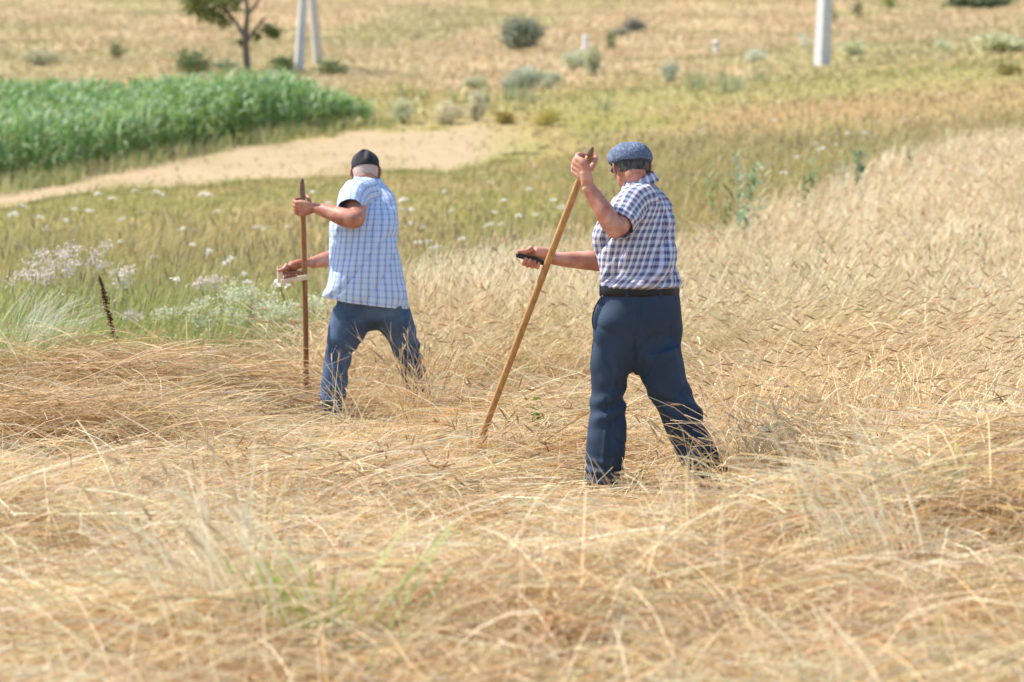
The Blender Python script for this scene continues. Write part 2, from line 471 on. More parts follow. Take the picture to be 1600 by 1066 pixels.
# ---------------------------------------------------------------- ground sheet
def build_ground():
    ys = np.concatenate([np.linspace(-40, 4, 12), np.linspace(4.3, 20, 150), np.linspace(20.3, 60, 170), np.linspace(60.8, 200, 130), np.linspace(205, 620, 45)])
    us = np.linspace(-1, 1, 241)
    us = np.sign(us) * (0.62 * np.abs(us) + 0.9 * np.abs(us) ** 4)
    Y = np.repeat(ys[:, None], len(us), 1)
    half = np.maximum(np.abs(ys), 6) * 0.55 + 4
    X = us[None, :] * half[:, None]
    Z = terrain(X, Y)
    V = np.stack([X, Y, Z], 2).reshape(-1, 3)
    nc = len(us)
    i = np.arange((len(ys) - 1) * nc).reshape(-1, nc)[:, :-1].ravel()
    F = np.stack([i, i + 1, i + nc + 1, i + nc], 1)
    cere = 1 - sstep(-0.5, 0.5, Y - wheat_edge(X, Y))
    c = land_colour(X, Y)
    soil = mixc(np.broadcast_to(np.array([0.22, 0.13, 0.052]), X.shape + (3,)), np.array([0.40, 0.27, 0.13]), fbm(X * 2, Y * 2, 61))
    soil = mixc(soil, np.array([.44, .30, .14]), feet(X, Y) * .8)
    soil = mixc(soil, np.array([.085, .055, .028]), hole(X, Y))  # hollows darkened in the soil colour to stand in for deep shade
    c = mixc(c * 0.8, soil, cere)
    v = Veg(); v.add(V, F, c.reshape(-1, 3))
    m, nt, p = new_mat("soil_and_turf")
    a = nt.nodes.new("ShaderNodeAttribute"); a.attribute_name = "col"
    tc = nt.nodes.new("ShaderNodeTexCoord")
    n = nt.nodes.new("ShaderNodeTexNoise"); n.inputs["Scale"].default_value = 2.5; n.inputs["Detail"].default_value = 8; n.inputs["Roughness"].default_value = 0.7
    nt.links.new(tc.outputs["Object"], n.inputs["Vector"])
    r = nt.nodes.new("ShaderNodeValToRGB")
    r.color_ramp.elements[0].position = 0.3; r.color_ramp.elements[1].position = 0.7
    r.color_ramp.elements[0].color = (0.62, 0.60, 0.55, 1); r.color_ramp.elements[1].color = (1.25, 1.2, 1.15, 1)
    mx = nt.nodes.new("ShaderNodeMix"); mx.data_type = 'RGBA'; mx.blend_type = 'MULTIPLY'; mx.inputs[0].default_value = 1
    nt.links.new(n.outputs["Fac"], r.inputs[0]); nt.links.new(a.outputs["Color"], mx.inputs[6]); nt.links.new(r.outputs[0], mx.inputs[7])
    nt.links.new(mx.outputs[2], p.inputs["Base Color"]); p.inputs["Roughness"].default_value = 0.95; p.inputs["Specular IOR Level"].default_value = 0.1
    b = nt.nodes.new("ShaderNodeBump"); b.inputs["Strength"].default_value = 0.6; b.inputs["Distance"].default_value = 0.08
    nt.links.new(n.outputs["Fac"], b.inputs["Height"]); nt.links.new(b.outputs[0], p.inputs["Normal"])
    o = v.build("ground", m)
    for poly in (o.data.polygons,):
        poly.foreach_set("use_smooth", np.ones(len(poly), bool))
    tag(o, kind="structure")

def build_track():
    us = np.linspace(-0.36, 0.09, 260); ys = np.linspace(36, 80, 240)
    U, Y = np.meshgrid(us, ys); X = U * Y
    m = track_mask(X, Y)
    idx = -np.ones(X.shape, int); keep = m > 0.10
    idx[keep] = np.arange(keep.sum())
    V = np.stack([X[keep], Y[keep], terrain(X[keep], Y[keep]) + 0.03], 1)
    q = np.stack([idx[:-1, :-1], idx[:-1, 1:], idx[1:, 1:], idx[1:, :-1]], 2).reshape(-1, 4)
    q = q[(q >= 0).all(1)]
    n = fbm(V[:, 0] * 0.7, V[:, 1] * 0.35, 71)
    C = mixc(np.tile(C_TRACK, (len(V), 1)), np.array([0.34, 0.26, 0.14]), sstep(0.40, 0.62, n))
    rut = np.exp(-((fbm(V[:, 0] * .05, V[:, 1] * .9, 73) - .5) / .03) ** 2)
    C = mixc(C, np.array([.32, .24, .14]), rut * .5)
    C = mixc(land_colour(V[:, 0], V[:, 1]) * .8, C, sstep(.08, .75, m[keep]))
    v = Veg(); v.add(V, q, C)
    o = v.build("path", attr_mat("dry_trampled_earth", 0.95, 0, 0.1)); tag(o, kind="structure")
    o.data.polygons.foreach_set("use_smooth", np.ones(len(o.data.polygons), bool))

build_ground()
build_track()

# ---------------------------------------------------------------- shape helpers for figures and tools
def catmull(P, n):
    P = np.asarray(P, float)
    Q = np.concatenate([[2 * P[0] - P[1]], P, [2 * P[-1] - P[-2]]])
    out = []
    for i in range(1, len(Q) - 2):
        for k in range(n):
            t = k / n
            a, b, c, d = Q[i - 1], Q[i], Q[i + 1], Q[i + 2]
            out.append(0.5 * ((2 * b) + (-a + c) * t + (2 * a - 5 * b + 4 * c - d) * t * t + (-a + 3 * b - 3 * c + d) * t ** 3))
    out.append(Q[-2])
    return np.array(out)

def frames(P):
    T = np.gradient(P, axis=0); T /= np.linalg.norm(T, axis=1, keepdims=True)
    u = np.cross(T[0], [0.13, 0.9, 0.2]); u /= np.linalg.norm(u)
    A, B = [], []
    for t in T:
        u = u - t * np.dot(u, t); u /= np.linalg.norm(u)
        A.append(u); B.append(np.cross(t, u))
    return T, np.array(A), np.array(B)

def tube(P, R, ns=16, sub=6, cap=True, ell=None):
    """tapering limb along points P with radii R; returns verts, faces"""
    D = catmull(np.concatenate([np.asarray(P, float), np.asarray(R, float)[:, None]], 1), sub) if sub > 1 else np.concatenate([np.asarray(P, float), np.asarray(R, float)[:, None]], 1)
    P, R = D[:, :3], np.maximum(D[:, 3], 1e-4)
    T, A, B = frames(P)
    an = np.linspace(0, 2 * PI, ns, endpoint=False)
    V = P[:, None, :] + R[:, None, None] * (A[:, None, :] * np.cos(an)[None, :, None] + B[:, None, :] * np.sin(an)[None, :, None])
    n = len(P)
    V = V.reshape(-1, 3)
    F = [(k * ns + s, k * ns + (s + 1) % ns, (k + 1) * ns + (s + 1) % ns, (k + 1) * ns + s) for k in range(n - 1) for s in range(ns)]
    if cap:
        m = len(V)
        V = np.concatenate([V, [P[0] - T[0] * R[0] * 0.6, P[-1] + T[-1] * R[-1] * 0.6]])
        F += [(m, (s + 1) % ns, s) for s in range(ns)] + [(m + 1, (n - 1) * ns + s, (n - 1) * ns + (s + 1) % ns) for s in range(ns)]
    return V, F

def ellipsoid(c, r, R=None, nu=20, nv=12):
    V, F = [], []
    for j in range(1, nv):
        ph = PI * j / nv
        for i in range(nu):
            th = 2 * PI * i / nu
            V.append((r[0] * math.sin(ph) * math.cos(th), r[1] * math.sin(ph) * math.sin(th), r[2] * math.cos(ph)))
    V.append((0, 0, r[2])); V.append((0, 0, -r[2]))
    for j in range(nv - 2):
        for i in range(nu):
            F.append((j * nu + i, (j + 1) * nu + i, (j + 1) * nu + (i + 1) % nu, j * nu + (i + 1) % nu))
    t, b = (nv - 1) * nu, (nv - 1) * nu + 1
    for i in range(nu):
        F.append((t, i, (i + 1) % nu)); F.append((b, (nv - 2) * nu + (i + 1) % nu, (nv - 2) * nu + i))
    V = np.array(V)
    if R is not None: V = V @ np.asarray(R).T
    return V + np.asarray(c), F

def rings(spec, ns=40, ex=2.3, sub=5, cap=True, scale=1.0):
    """stack of horizontal rounded sections: (centre xyz, a, b, psi)"""
    D = np.array([[*c, a, b, psi] for c, a, b, psi in spec])
    D = catmull(D, sub) if sub > 1 else D
    an = np.linspace(0, 2 * PI, ns, endpoint=False)
    ce, se = np.cos(an), np.sin(an)
    x = np.sign(ce) * np.abs(ce) ** (2 / ex); y = np.sign(se) * np.abs(se) ** (2 / ex)
    V = []
    for cx, cy, cz, a, b, psi in D:
        a *= scale; b *= scale
        V.append(np.stack([cx + a * x * math.cos(psi) - b * y * math.sin(psi), cy + a * x * math.sin(psi) + b * y * math.cos(psi), np.full(ns, cz)], 1))
    V = np.array(V); n = len(V)
    VV = V.reshape(-1, 3)
    F = [(k * ns + s, (k + 1) * ns + s, (k + 1) * ns + (s + 1) % ns, k * ns + (s + 1) % ns) for k in range(n - 1) for s in range(ns)]
    if cap:
        m = len(VV)
        VV = np.concatenate([VV, [V[0].mean(0), V[-1].mean(0)]])
        F += [(m, s, (s + 1) % ns) for s in range(ns)] + [(m + 1, (n - 1) * ns + (s + 1) % ns, (n - 1) * ns + s) for s in range(ns)]
    return VV, F

class Union:
    def __init__(self): self.V, self.F = [], []
    def add(self, vf):
        V, F = vf; o = len(self.V)
        self.V += [tuple(v) for v in V]; self.F += [tuple(i + o for i in f) for f in F]
    def raw(self, name):
        me = bpy.data.meshes.new(name); me.from_pydata(self.V, [], self.F); me.update()
        bm = bmesh.new(); bm.from_mesh(me); bmesh.ops.recalc_face_normals(bm, faces=bm.faces); bm.to_mesh(me); bm.free()
        return me
    def skin(self, name, voxel, smooth=5):
        """fuse everything into one continuous surface"""
        me = self.raw(name)
        o = bpy.data.objects.new(name, me); COL.objects.link(o)
        r = o.modifiers.new("r", 'REMESH'); r.mode = 'VOXEL'; r.voxel_size = voxel; r.use_smooth_shade = True
        if smooth:
            s = o.modifiers.new("s", 'SMOOTH'); s.factor = 0.5; s.iterations = smooth
        dg = bpy.context.evaluated_depsgraph_get()
        out = bpy.data.meshes.new_from_object(o.evaluated_get(dg))
        bpy.data.objects.remove(o); bpy.data.meshes.remove(me)
        out.name = name
        out.polygons.foreach_set("use_smooth", np.ones(len(out.polygons), bool))
        return out

def displace(me, fn):
    n = len(me.vertices)
    co = np.empty(n * 3, np.float32); me.vertices.foreach_get("co", co); co = co.reshape(-1, 3)
    no = np.array([v.normal[:] for v in me.vertices], np.float32)
    d = fn(co.astype(float), no)
    co = co + no * d[:, None].astype(np.float32)
    me.vertices.foreach_set("co", co.ravel()); me.update()

def sheet(name, G, mat, parent, uvs=None, closed=False, smooth=True, thick=0.0):
    """grid of points (rows, cols, 3) as an open cloth surface with cloth coordinates"""
    nr, ncl = G.shape[:2]
    F = []
    for r in range(nr - 1):
        for c in range(ncl if closed else ncl - 1):
            c2 = (c + 1) % ncl
            F.append((r * ncl + c, r * ncl + c2, (r + 1) * ncl + c2, (r + 1) * ncl + c))
    me = bpy.data.meshes.new(name); me.from_pydata([tuple(v) for v in G.reshape(-1, 3)], [], F); me.update()
    if uvs is not None:
        ul = me.uv_layers.new(name="cloth")
        i = 0
        for r in range(nr - 1):
            for c in range(ncl if closed else ncl - 1):
                for (rr, cc) in ((r, c), (r, c + 1), (r + 1, c + 1), (r + 1, c)):
                    if cc < ncl: u = uvs[rr, cc]
                    else: u = uvs[rr, ncl - 1] + (uvs[rr, ncl - 1] - uvs[rr, ncl - 2])
                    ul.data[i].uv = u; i += 1
    if smooth: me.polygons.foreach_set("use_smooth", np.ones(len(me.polygons), bool))
    o = link_mesh(name, me, mat, parent)
    if thick:
        s = o.modifiers.new("thickness", 'SOLIDIFY'); s.thickness = thick; s.offset = 0
    return o

def join_grids(name, parts, mat, parent, thick=0.003):
    """several open cloth grids (closed round) as one garment: parts = [(G, UV)]"""
    V, F, U = [], [], []
    for G, UV, flip in parts:
        nr, ncl = G.shape[:2]; o = len(V)
        V += [tuple(v) for v in G.reshape(-1, 3)]
        for r in range(nr - 1):
            for c in range(ncl - 1):
                q = [(r, c), (r, c + 1), (r + 1, c + 1), (r + 1, c)]
                if flip: q = q[::-1]
                F.append(tuple(o + a * ncl + b for a, b in q)); U += [UV[a, b] for a, b in q]
    me = bpy.data.meshes.new(name); me.from_pydata(V, [], F); me.update()
    ul = me.uv_layers.new(name="cloth")
    for i, u in enumerate(U): ul.data[i].uv = u
    me.polygons.foreach_set("use_smooth", np.ones(len(me.polygons), bool))
    o = link_mesh(name, me, mat, parent)
    s = o.modifiers.new("thickness", 'SOLIDIFY'); s.thickness = thick; s.offset = -1
    return o

def torso_grid(spec, sub=8, ns=120, ex=2.25, twist=0.0, fold=None):
    """cloth grid round a torso; columns go once round, seam at the far side"""
    D = catmull(np.array([[*c, a, b, psi] for c, a, b, psi in spec]), sub)
    an = np.linspace(0, 2 * PI, ns + 1) + PI / 2
    ce, se = np.cos(an), np.sin(an)
    x = np.sign(ce) * np.abs(ce) ** (2 / ex); y = np.sign(se) * np.abs(se) ** (2 / ex)
    G = np.empty((len(D), ns + 1, 3)); UV = np.empty((len(D), ns + 1, 2))
    v = 0
    for k, (cx, cy, cz, a, b, psi) in enumerate(D):
        if k: v += max(0.004, np.linalg.norm(D[k, :3] - D[k - 1, :3]) + 0.35 * abs(D[k, 3] - D[k - 1, 3]))
        G[k, :, 0] = cx + a * x * math.cos(psi) - b * y * math.sin(psi)
        G[k, :, 1] = cy + a * x * math.sin(psi) + b * y * math.cos(psi)
        G[k, :, 2] = cz
        UV[k, :, 0] = (an - PI / 2) * 0.178 + twist * k / len(D)
        UV[k, :, 1] = v
    if fold is not None:
        C = D[:, None, :3]
        nrm = G - C; nrm[..., 2] = 0; nrm /= np.linalg.norm(nrm, axis=2, keepdims=True) + 1e-9
        f = fold(UV[..., 0], UV[..., 1], G)
        f = f * (1 - .65 * sstep(.2, .8, nrm[..., 0] * -.85 + nrm[..., 1] * .5))
        f[:, -1] = f[:, 0]
        G = G + nrm * f[..., None]
    return G, UV

def sleeve_grid(P, R, ns=48, sub=8, fold=0.006, seed=0):
    D = catmull(np.concatenate([np.asarray(P, float), np.asarray(R, float)[:, None]], 1), sub)
    Pp, Rr = D[:, :3], D[:, 3]
    T, A, B = frames(Pp)
    an = np.linspace(0, 2 * PI, ns + 1)
    L = np.concatenate([[0], np.cumsum(np.linalg.norm(np.diff(Pp, axis=0), axis=1))])
    th, ll = np.meshgrid(an, L)
    f = (vnoise(np.cos(th) * 2 + ll * 14, np.sin(th) * 2, ll * 9, seed) - .5) * 2 * fold
    Re = Rr[:, None] + f
    G = Pp[:, None, :] + Re[..., None] * (A[:, None, :] * np.cos(th)[..., None] + B[:, None, :] * np.sin(th)[..., None])
    UV = np.stack([th * Rr.mean(), ll], 2)
    return G, UV

def hand(U, C, A, P, s, r, wrist, thumb='wrap', size=1.0, fr=0.0086):
    """gripping hand: handle centre C, axis A (little finger to index), palm side P, s = finger turn, r = handle radius"""
    A = np.asarray(A, float) / np.linalg.norm(A); P = np.asarray(P, float)
    e1 = P - A * np.dot(P, A); e1 /= np.linalg.norm(e1); e2 = s * np.cross(A, e1)
    C = np.asarray(C, float); wrist = np.asarray(wrist, float)
    at = lambda a, b, c: C + A * a * size + e1 * b * size + e2 * c * size
    for k, (off, ln) in enumerate(zip((0.031, 0.0105, -0.0105, -0.031), (0.95, 1.05, 1.0, 0.84))):
        q = fr * (1.04, 1.06, 1.0, 0.88)[k]
        mcp = at(off * 0.92, r + 0.015, 0.030 * ln)
        pip = at(off, r * 0.05 + 0.002, (r + 0.021 * ln + 0.004))
        dip = at(off * 1.01, -(r + 0.011), 0.014 * ln)
        tip = at(off * 0.98, -(r + 0.0075), -0.012 * ln)
        U.add(tube([mcp, (mcp + pip) / 2 + e1 * 0.003 + e2 * 0.004, pip, (pip + dip) / 2 - e1 * 0.003 + e2 * 0.003, dip, tip], [q * 1.2, q * 1.02, q * 1.1, q * 0.95, q, q * 0.82], 10, 4))
        U.add(ellipsoid(mcp, (q * 1.3,) * 3, None, 10, 8))
        heel = wrist * 0.72 + at(off * 0.6, r + 0.022, -0.03) * 0.28
        mid = at(off * 0.85, r + 0.020, -0.006)
        U.add(tube([heel, mid, mcp], [0.017 * size, 0.0165 * size, q * 1.35], 12, 5))
    cm = at(0.018, r + 0.014, -0.036)
    if thumb == 'wrap':
        pts = [cm, at(0.036, 0.004, -(r + 0.016)), at(0.046, -(r + 0.006), -(r * 0.6 + 0.010)), at(0.050, -(r + 0.013), 0.008)]
    else:
        pts = [cm, at(0.036, 0.006, -(r + 0.016)), at(0.055, 0.0, -(r + 0.012)), at(0.073, -0.002, -(r + 0.007))]
    U.add(tube(pts, [0.017, 0.0125, 0.0115, 0.0085], 12, 5))
    U.add(tube([wrist, (wrist + at(0, r + 0.02, -0.03)) / 2, at(0.0, r + 0.02, -0.02)], [0.027, 0.029, 0.026], 14, 5))

def head_union(U, c, R):
    L = lambda x, y, z: np.asarray(c) + R @ np.array([x, y, z])
    U.add(ellipsoid(L(0, -0.008, 0.030), (0.076, 0.096, 0.088), R, 28, 18))
    U.add(ellipsoid(L(0, 0.022, -0.035), (0.062, 0.074, 0.082), R, 24, 16))
    U.add(ellipsoid(L(0, 0.062, -0.088), (0.032, 0.030, 0.024), R))                 # chin
    U.add(ellipsoid(L(0, -0.060, -0.035), (0.052, 0.042, 0.055), R))                # nape
    U.add(ellipsoid(L(0, 0.082, 0.020), (0.052, 0.018, 0.012), R))                  # brow
    U.add(tube([L(0, 0.088, 0.010), L(0, 0.104, -0.018), L(0, 0.112, -0.034), L(0, 0.094, -0.042)], [0.009, 0.011, 0.014, 0.010], 10, 4))
    for sx in (-1, 1):
        U.add(ellipsoid(L(sx * 0.012, 0.098, -0.036), (0.010, 0.010, 0.008), R, 10, 8))
        U.add(ellipsoid(L(sx * 0.046, 0.066, -0.020), (0.018, 0.018, 0.016), R, 12, 8))    # cheek
        U.add(ellipsoid(L(sx * 0.030, 0.078, 0.003), (0.014, 0.010, 0.006), R, 12, 8))     # eyelid
    U.add(ellipsoid(L(0, 0.090, -0.060), (0.024, 0.010, 0.0055), R, 14, 8))         # lips
    U.add(ellipsoid(L(0, 0.088, -0.069), (0.021, 0.010, 0.006), R, 14, 8))
    for sx in (-1, 1):                                                             # ears: lobe, rim and hollow
        pts = []
        for t in np.linspace(-0.35, 1.18, 9):
            a = PI * t
            pts.append(L(sx * (0.079 + 0.013 * max(0, math.sin(a))), -0.004 - 0.020 * math.sin(a), 0.004 + 0.031 * math.cos(a)))
        U.add(tube(pts, [0.0055] * 8 + [0.007], 8, 3))
        Re = R @ np.array(Matrix.Rotation(sx * 0.45, 3, 'Z'))
        U.add(ellipsoid(L(sx * 0.081, -0.006, 0.002), (0.006, 0.018, 0.028), Re, 12, 10))
        U.add(ellipsoid(L(sx * 0.078, -0.002, -0.028), (0.007, 0.009, 0.010), Re, 10, 8))
    return L

def rot(yaw, pitch, roll):
    return np.array(Matrix.Rotation(yaw, 3, 'Z') @ Matrix.Rotation(pitch, 3, 'X') @ Matrix.Rotation(roll, 3, 'Y'))

def section(Q, S_, px, py, dy, hw, k, psi):
    a = hw / S_ / math.sqrt(math.cos(psi) ** 2 + k * k * math.sin(psi) ** 2)
    return (Q(px, py, dy), a, a * k, psi)

def hair_patch(name, c, R, mat, parent, k, zlo, zhi, ymax, seed, rag=0.008, strands=0, col=(0.1, 0.1, 0.1)):
    """short hair as a shell over the back of the skull with a ragged lower line"""
    nr, ncl = 16, 60
    G = np.empty((nr, ncl, 3))
    for i in range(ncl):
        an = -PI / 2 + (i / (ncl - 1) - 0.5) * 2 * ymax
        low = zlo + rag * (vnoise(np.array([i * 0.7]), np.array([0.3]), None, seed)[0] - 0.5) * 2 + 0.012 * (abs(i / (ncl - 1) - 0.5) * 2) ** 2
        for j in range(nr):
            z = low + (zhi - low) * j / (nr - 1)
            q = math.sqrt(max(0.05, 1 - ((z) / 0.094) ** 2)) if z > 0 else 1 - 0.28 * (z / 0.09) ** 2
            kk = k + 0.012 * (vnoise(np.array([i * 1.3]), np.array([j * 0.9]), None, seed + 3)[0] - 0.5)
            if j == 0: kk = 0.985
            p = np.array([0.079 * q * kk * math.cos(an), -0.006 + 0.100 * q * kk * math.sin(an), z + 0.02])
            G[j, i] = np.asarray(c) + R @ p
    return sheet(name, G, mat, parent, None, False)

def ribbon_between(P0, P1, n):
    return np.linspace(0, 1, n)[:, None] * (np.asarray(P1) - np.asarray(P0)) + np.asarray(P0)

def dome(c, R, prof, ns=64, mod=None):
    """cap surface: prof = list of (z, rx, ry, yshift) from rim to crown in head space"""
    D = catmull(np.array(prof, float), 5)
    an = np.linspace(0, 2 * PI, ns + 1)
    G = np.empty((len(D), ns + 1, 3)); UV = np.empty((len(D), ns + 1, 2))
    for k, (z, rx, ry, ysh) in enumerate(D):
        x = rx * np.cos(an); y = ry * np.sin(an) + ysh
        zz = np.full(ns + 1, z)
        if mod is not None:
            x, y, zz = mod(x, y, zz, an, k / (len(D) - 1))
        G[k] = np.asarray(c) + np.stack([x, y, zz], 1) @ R.T
        UV[k, :, 0] = x; UV[k, :, 1] = y * 0.8 - zz
    return G, UV

def root_mesh(name, me, base, mat, label, cat, group=None):
    o = bpy.data.objects.new(name, me); COL.objects.link(o)
    me.materials.clear(); me.materials.append(mat)
    me.transform(Matrix.Translation(-Vector([float(v) for v in base])))
    o.location = [float(v) for v in base]
    return tag(o, label, cat, group)

def U1(vf):
    u = Union(); u.add(vf); return u

def shoe(Q, px, py, dy, yaw, mat, parent, zb):
    c = Q(px, py, dy); u = Union()
    R = np.array(Matrix.Rotation(yaw, 3, 'Z'))
    L = lambda x, y, z: np.array([c[0], c[1], zb]) + R @ np.array([x, y, z])
    u.add(ellipsoid(L(0, 0.02, 0.045), (0.045, 0.075, 0.05), R)); u.add(ellipsoid(L(0, 0.12, 0.035), (0.05, 0.10, 0.036), R))
    u.add(ellipsoid(L(0, -0.03, 0.05), (0.04, 0.045, 0.055), R)); u.add(ellipsoid(L(0, 0.07, 0.010), (0.05, 0.15, 0.014), R))
    u.add(tube([L(0, -0.01, 0.05), L(0, -0.01, 0.13)], [0.045, 0.045], 14, 3))
    return link_mesh("shoe", u.skin("shoe", 0.007, 4), mat, parent)

def eyes(L, R, parent):
    for sx in (-1, 1):
        me = U1(ellipsoid(L(sx * 0.030, 0.080, -0.003), (0.012, 0.012, 0.010), R, 14, 10)).raw("eye")
        me.polygons.foreach_set("use_smooth", np.ones(len(me.polygons), bool))
        link_mesh("eye", me, M_EYE, parent)

def collar_sheet(rings3, mat, parent, ns=72):
    """folded collar: inner foot, top edge, outer fall - each an ellipse (centre, a, b, psi, normal tilt x, tilt y, open lift)"""
    G = []; UVr = []
    an = np.linspace(0, 2 * PI, ns + 1) + PI / 2
    D = catmull(np.array(rings3), 4)
    v = 0
    for k, (cx, cy, cz, a, b, psi, tx, ty) in enumerate(D):
        x = a * np.cos(an); y = b * np.sin(an)
        X = cx + x * math.cos(psi) - y * math.sin(psi); Y = cy + x * math.sin(psi) + y * math.cos(psi)
        Z = cz + (X - cx) * tx + (Y - cy) * ty
        G.append(np.stack([X, Y, Z], 1)); UVr.append(np.stack([an * 0.08, np.full(ns + 1, k * 0.008)], 1))
    return join_grids("collar", [(np.array(G), np.array(UVr), False)], mat, parent, 0.002)

# ================================================================ the man with the flat cap
def man_flat_cap():
    Y0 = 11.25; SC = FPX / Y0
    Q = lambda px, py, dy: W(px, py, Y0 + dy)
    d = math.radians
    spec = [(1000, 466, 0, 58, .80, 15), (1000, 448, 0, 60, .80, 18), (997, 420, .01, 60.5, .85, 28), (992.5, 395, .03, 62, .85, 36), (990.5, 368, .05, 62, .82, 42),
            (997, 343, .06, 59, .75, 45), (1002, 322, .075, 50, .75, 45), (1004, 306, .09, 39, .78, 45), (1003, 294, .105, 28, .85, 40), (1000, 284, .118, 20, .9, 35)]
    TS = [section(Q, SC, px, py, dy, hw, k, d(psi)) for px, py, dy, hw, k, psi in spec]
    # --- body, one continuous surface
    U = Union()
    U.add(rings(TS, 36, 2.2, 4, True, 0.70))
    hc = Q(986, 263, .14); HR = rot(d(14), d(-13), d(0))
    L = head_union(U, hc, HR)
    U.add(tube([Q(1001, 296, .10), Q(996, 284, .115), L(0, -0.015, -0.045)], [0.070, 0.060, 0.054], 20, 5))
    armL = [Q(988, 314, .03), Q(976, 338, -.11), Q(961, 355, -.235), Q(948, 337, -.235), Q(932.5, 313, -.225), Q(918, 291, -.215)]
    U.add(tube(armL, [.060, .056, .047, .048, .038, .0305], 22, 6))
    U.add(ellipsoid(Q(960, 361, -.25), (.038, .036, .034)))
    armR = [Q(1015, 316, .15), Q(975, 372, .25), Q(944, 406, .25), Q(920, 407, .23), Q(888, 406, .19), Q(864, 404, .155)]
    U.add(tube(armR, [.060, .052, .047, .0465, .037, .030], 22, 6))
    top, bot = Q(925.5, 230, -.23), Q(766, 648, .50)
    sh = lambda py: top + (bot - top) * ((py - 230) / 418.0)
    ax = (top - bot) / np.linalg.norm(top - bot)
    cL = sh(258)
    hand(U, cL, ax, (-0.35, -0.93, 0.05), -1, 0.0165, Q(917, 289, -.215), 'wrap', 1.18, 0.0108)
    h0, h1 = Q(853, 412, .10), Q(808, 398, .09)
    hax = (h1 - h0) / np.linalg.norm(h1 - h0)
    hand(U, Q(832, 405.5, .096), hax, (0.0, 0.80, 0.60), 1, 0.0130, Q(862, 402, .15), 'along', 1.06, 0.0102)
    legL = [Q(965, 545, 0), Q(951, 605, .02), Q(948, 650, .02), Q(946, 700, 0), Q(942, 750, -.03)]
    legR = [Q(1028, 545, 0), Q(1042, 592, .02), Q(1060, 640, .05), Q(1082, 695, .08), Q(1111, 750, .10)]
    for lg in (legL, legR): U.add(tube(lg, [.062, .058, .050, .048, .040], 18, 5))
    U.add(ellipsoid(Q(998, 505, 0), (.15, .10, .11)))
    for p, yw in ((legL[-1], .35), (legR[-1], -.1)):
        U.add(ellipsoid((p[0] - math.sin(yw) * .06, p[1] + .06, .05), (.036, .10, .035)))
    base = np.array([Q(1020, 760, 0.03)[0], 11.28, 0.0])
    body = root_mesh("person", U.skin("person", 0.0035, 4), base, M_SKIN1,
                     "man in navy trousers, dark checked shirt and grey flat cap, striding with a scythe", "person", None)
    eyes(L, HR, body)
    # --- shirt
    def fold(u, v, G):
        tw = u * 0.8 + v * 0.55
        f = -0.010 + 0.040 * (vnoise((u * .95 - v * .4) * 11, (v + u * 0.4) * 3.0, None, 2) - 0.5) + 0.012 * (vnoise((u - v * .45) * 28, (v + u * .4) * 6, None, 3) - 0.5) - 0.017 * np.exp(-np.abs(vnoise((u * .95 - v * .5) * 9, (v + u * .4) * 2.4, None, 7) - .5) / .06) - 0.007 * np.exp(-np.abs(vnoise((u - v * .35) * 20, (v + u * .35) * 5, None, 8) - .5) / .07) + 0.002
        blouse = 0.016 * np.exp(-((v - 0.035) / 0.03) ** 2)          # shirt blouses over the belt
        return f * (0.35 + sstep(0.0, 0.08, v)) + blouse - 0.006 * sstep(.05, 0, v)
    SP = [section(Q, SC, px, py, dy, hw, k, d(psi)) for px, py, dy, hw, k, psi in [(1000, 449.5, 0, 57.5, .80, 17), (1000, 446, 0, 60, .80, 18), (999, 434, .005, 61, .82, 23)]]
    G, UV = torso_grid(SP + TS[2:], 9, 150, 2.25, -0.20, fold)
    slL = [Q(1004, 314, .05), Q(988, 320, -.02), Q(975, 337, -.11), Q(966, 353, -.19)]
    slR = [Q(1010, 312, .10), Q(1012, 328, .19), Q(990, 354, .255), Q(968, 380, .27)]
    A1 = sleeve_grid(slL, [.088, .086, .080, .070], 64, 10, .007, 5)
    A2 = sleeve_grid(slR, [.075, .080, .078, .072], 48, 8, .006, 6)
    shirt = join_grids("shirt", [(G, UV, True), (A1[0], A1[1], False), (A2[0], A2[1], False)], M_PLAID1, body)
    nb = Q(998, 285, .115)
    collar_sheet([(nb[0] + .004, nb[1], nb[2] - .012, .066, .068, .6, .30, .10), (nb[0], nb[1] + .004, nb[2] + .020, .064, .066, .6, .36, .10),
                  (nb[0], nb[1] + .004, nb[2] + .024, .069, .071, .6, .36, .10), (nb[0] + .006, nb[1], nb[2] - .016, .090, .088, .6, .30, .10)], M_PLAID1, shirt)
    # --- trousers
    T = Union()
    pel = [(1000, 449, 0, 58.5, .74, 14), (1001, 470, 0, 61, .76, 14), (996, 500, 0, 69, .70, 12), (994, 528, 0, 72, .55, 10), (995, 550, 0, 67, .51, 8), (992, 568, 0, 42, .60, 6), (989, 584, 0, 12, .8, 6)]
    T.add(rings([section(Q, SC, a, b, c, h, k, d(p)) for a, b, c, h, k, p in pel], 48, 2.2, 5))
    tl = [Q(960, 540, .0), Q(951, 600, .02), Q(948.5, 640, .02), Q(947, 688, .0), Q(944, 718, -.01), Q(941, 738, -.02), Q(940, 757, -.03)]
    T.add(tube(tl, [.114, .088, .084, .087, .081, .070, .066], 28, 7))
    tr = [Q(1028, 545, 0), Q(1038, 590, .02), Q(1058, 637, .05), Q(1079, 690, .08), Q(1098, 724, .09), Q(1108, 740, .10), Q(1114, 757, .10)]
    T.add(tube(tr, [.114, .106, .098, .096, .090, .080, .070], 28, 7))
    tm = T.skin("trousers", 0.0075, 7)
    kneeL, kneeR = Q(948, 625, 0)[2], Q(1060, 632, 0)[2]
    hem = Q(940, 735, 0)[2]
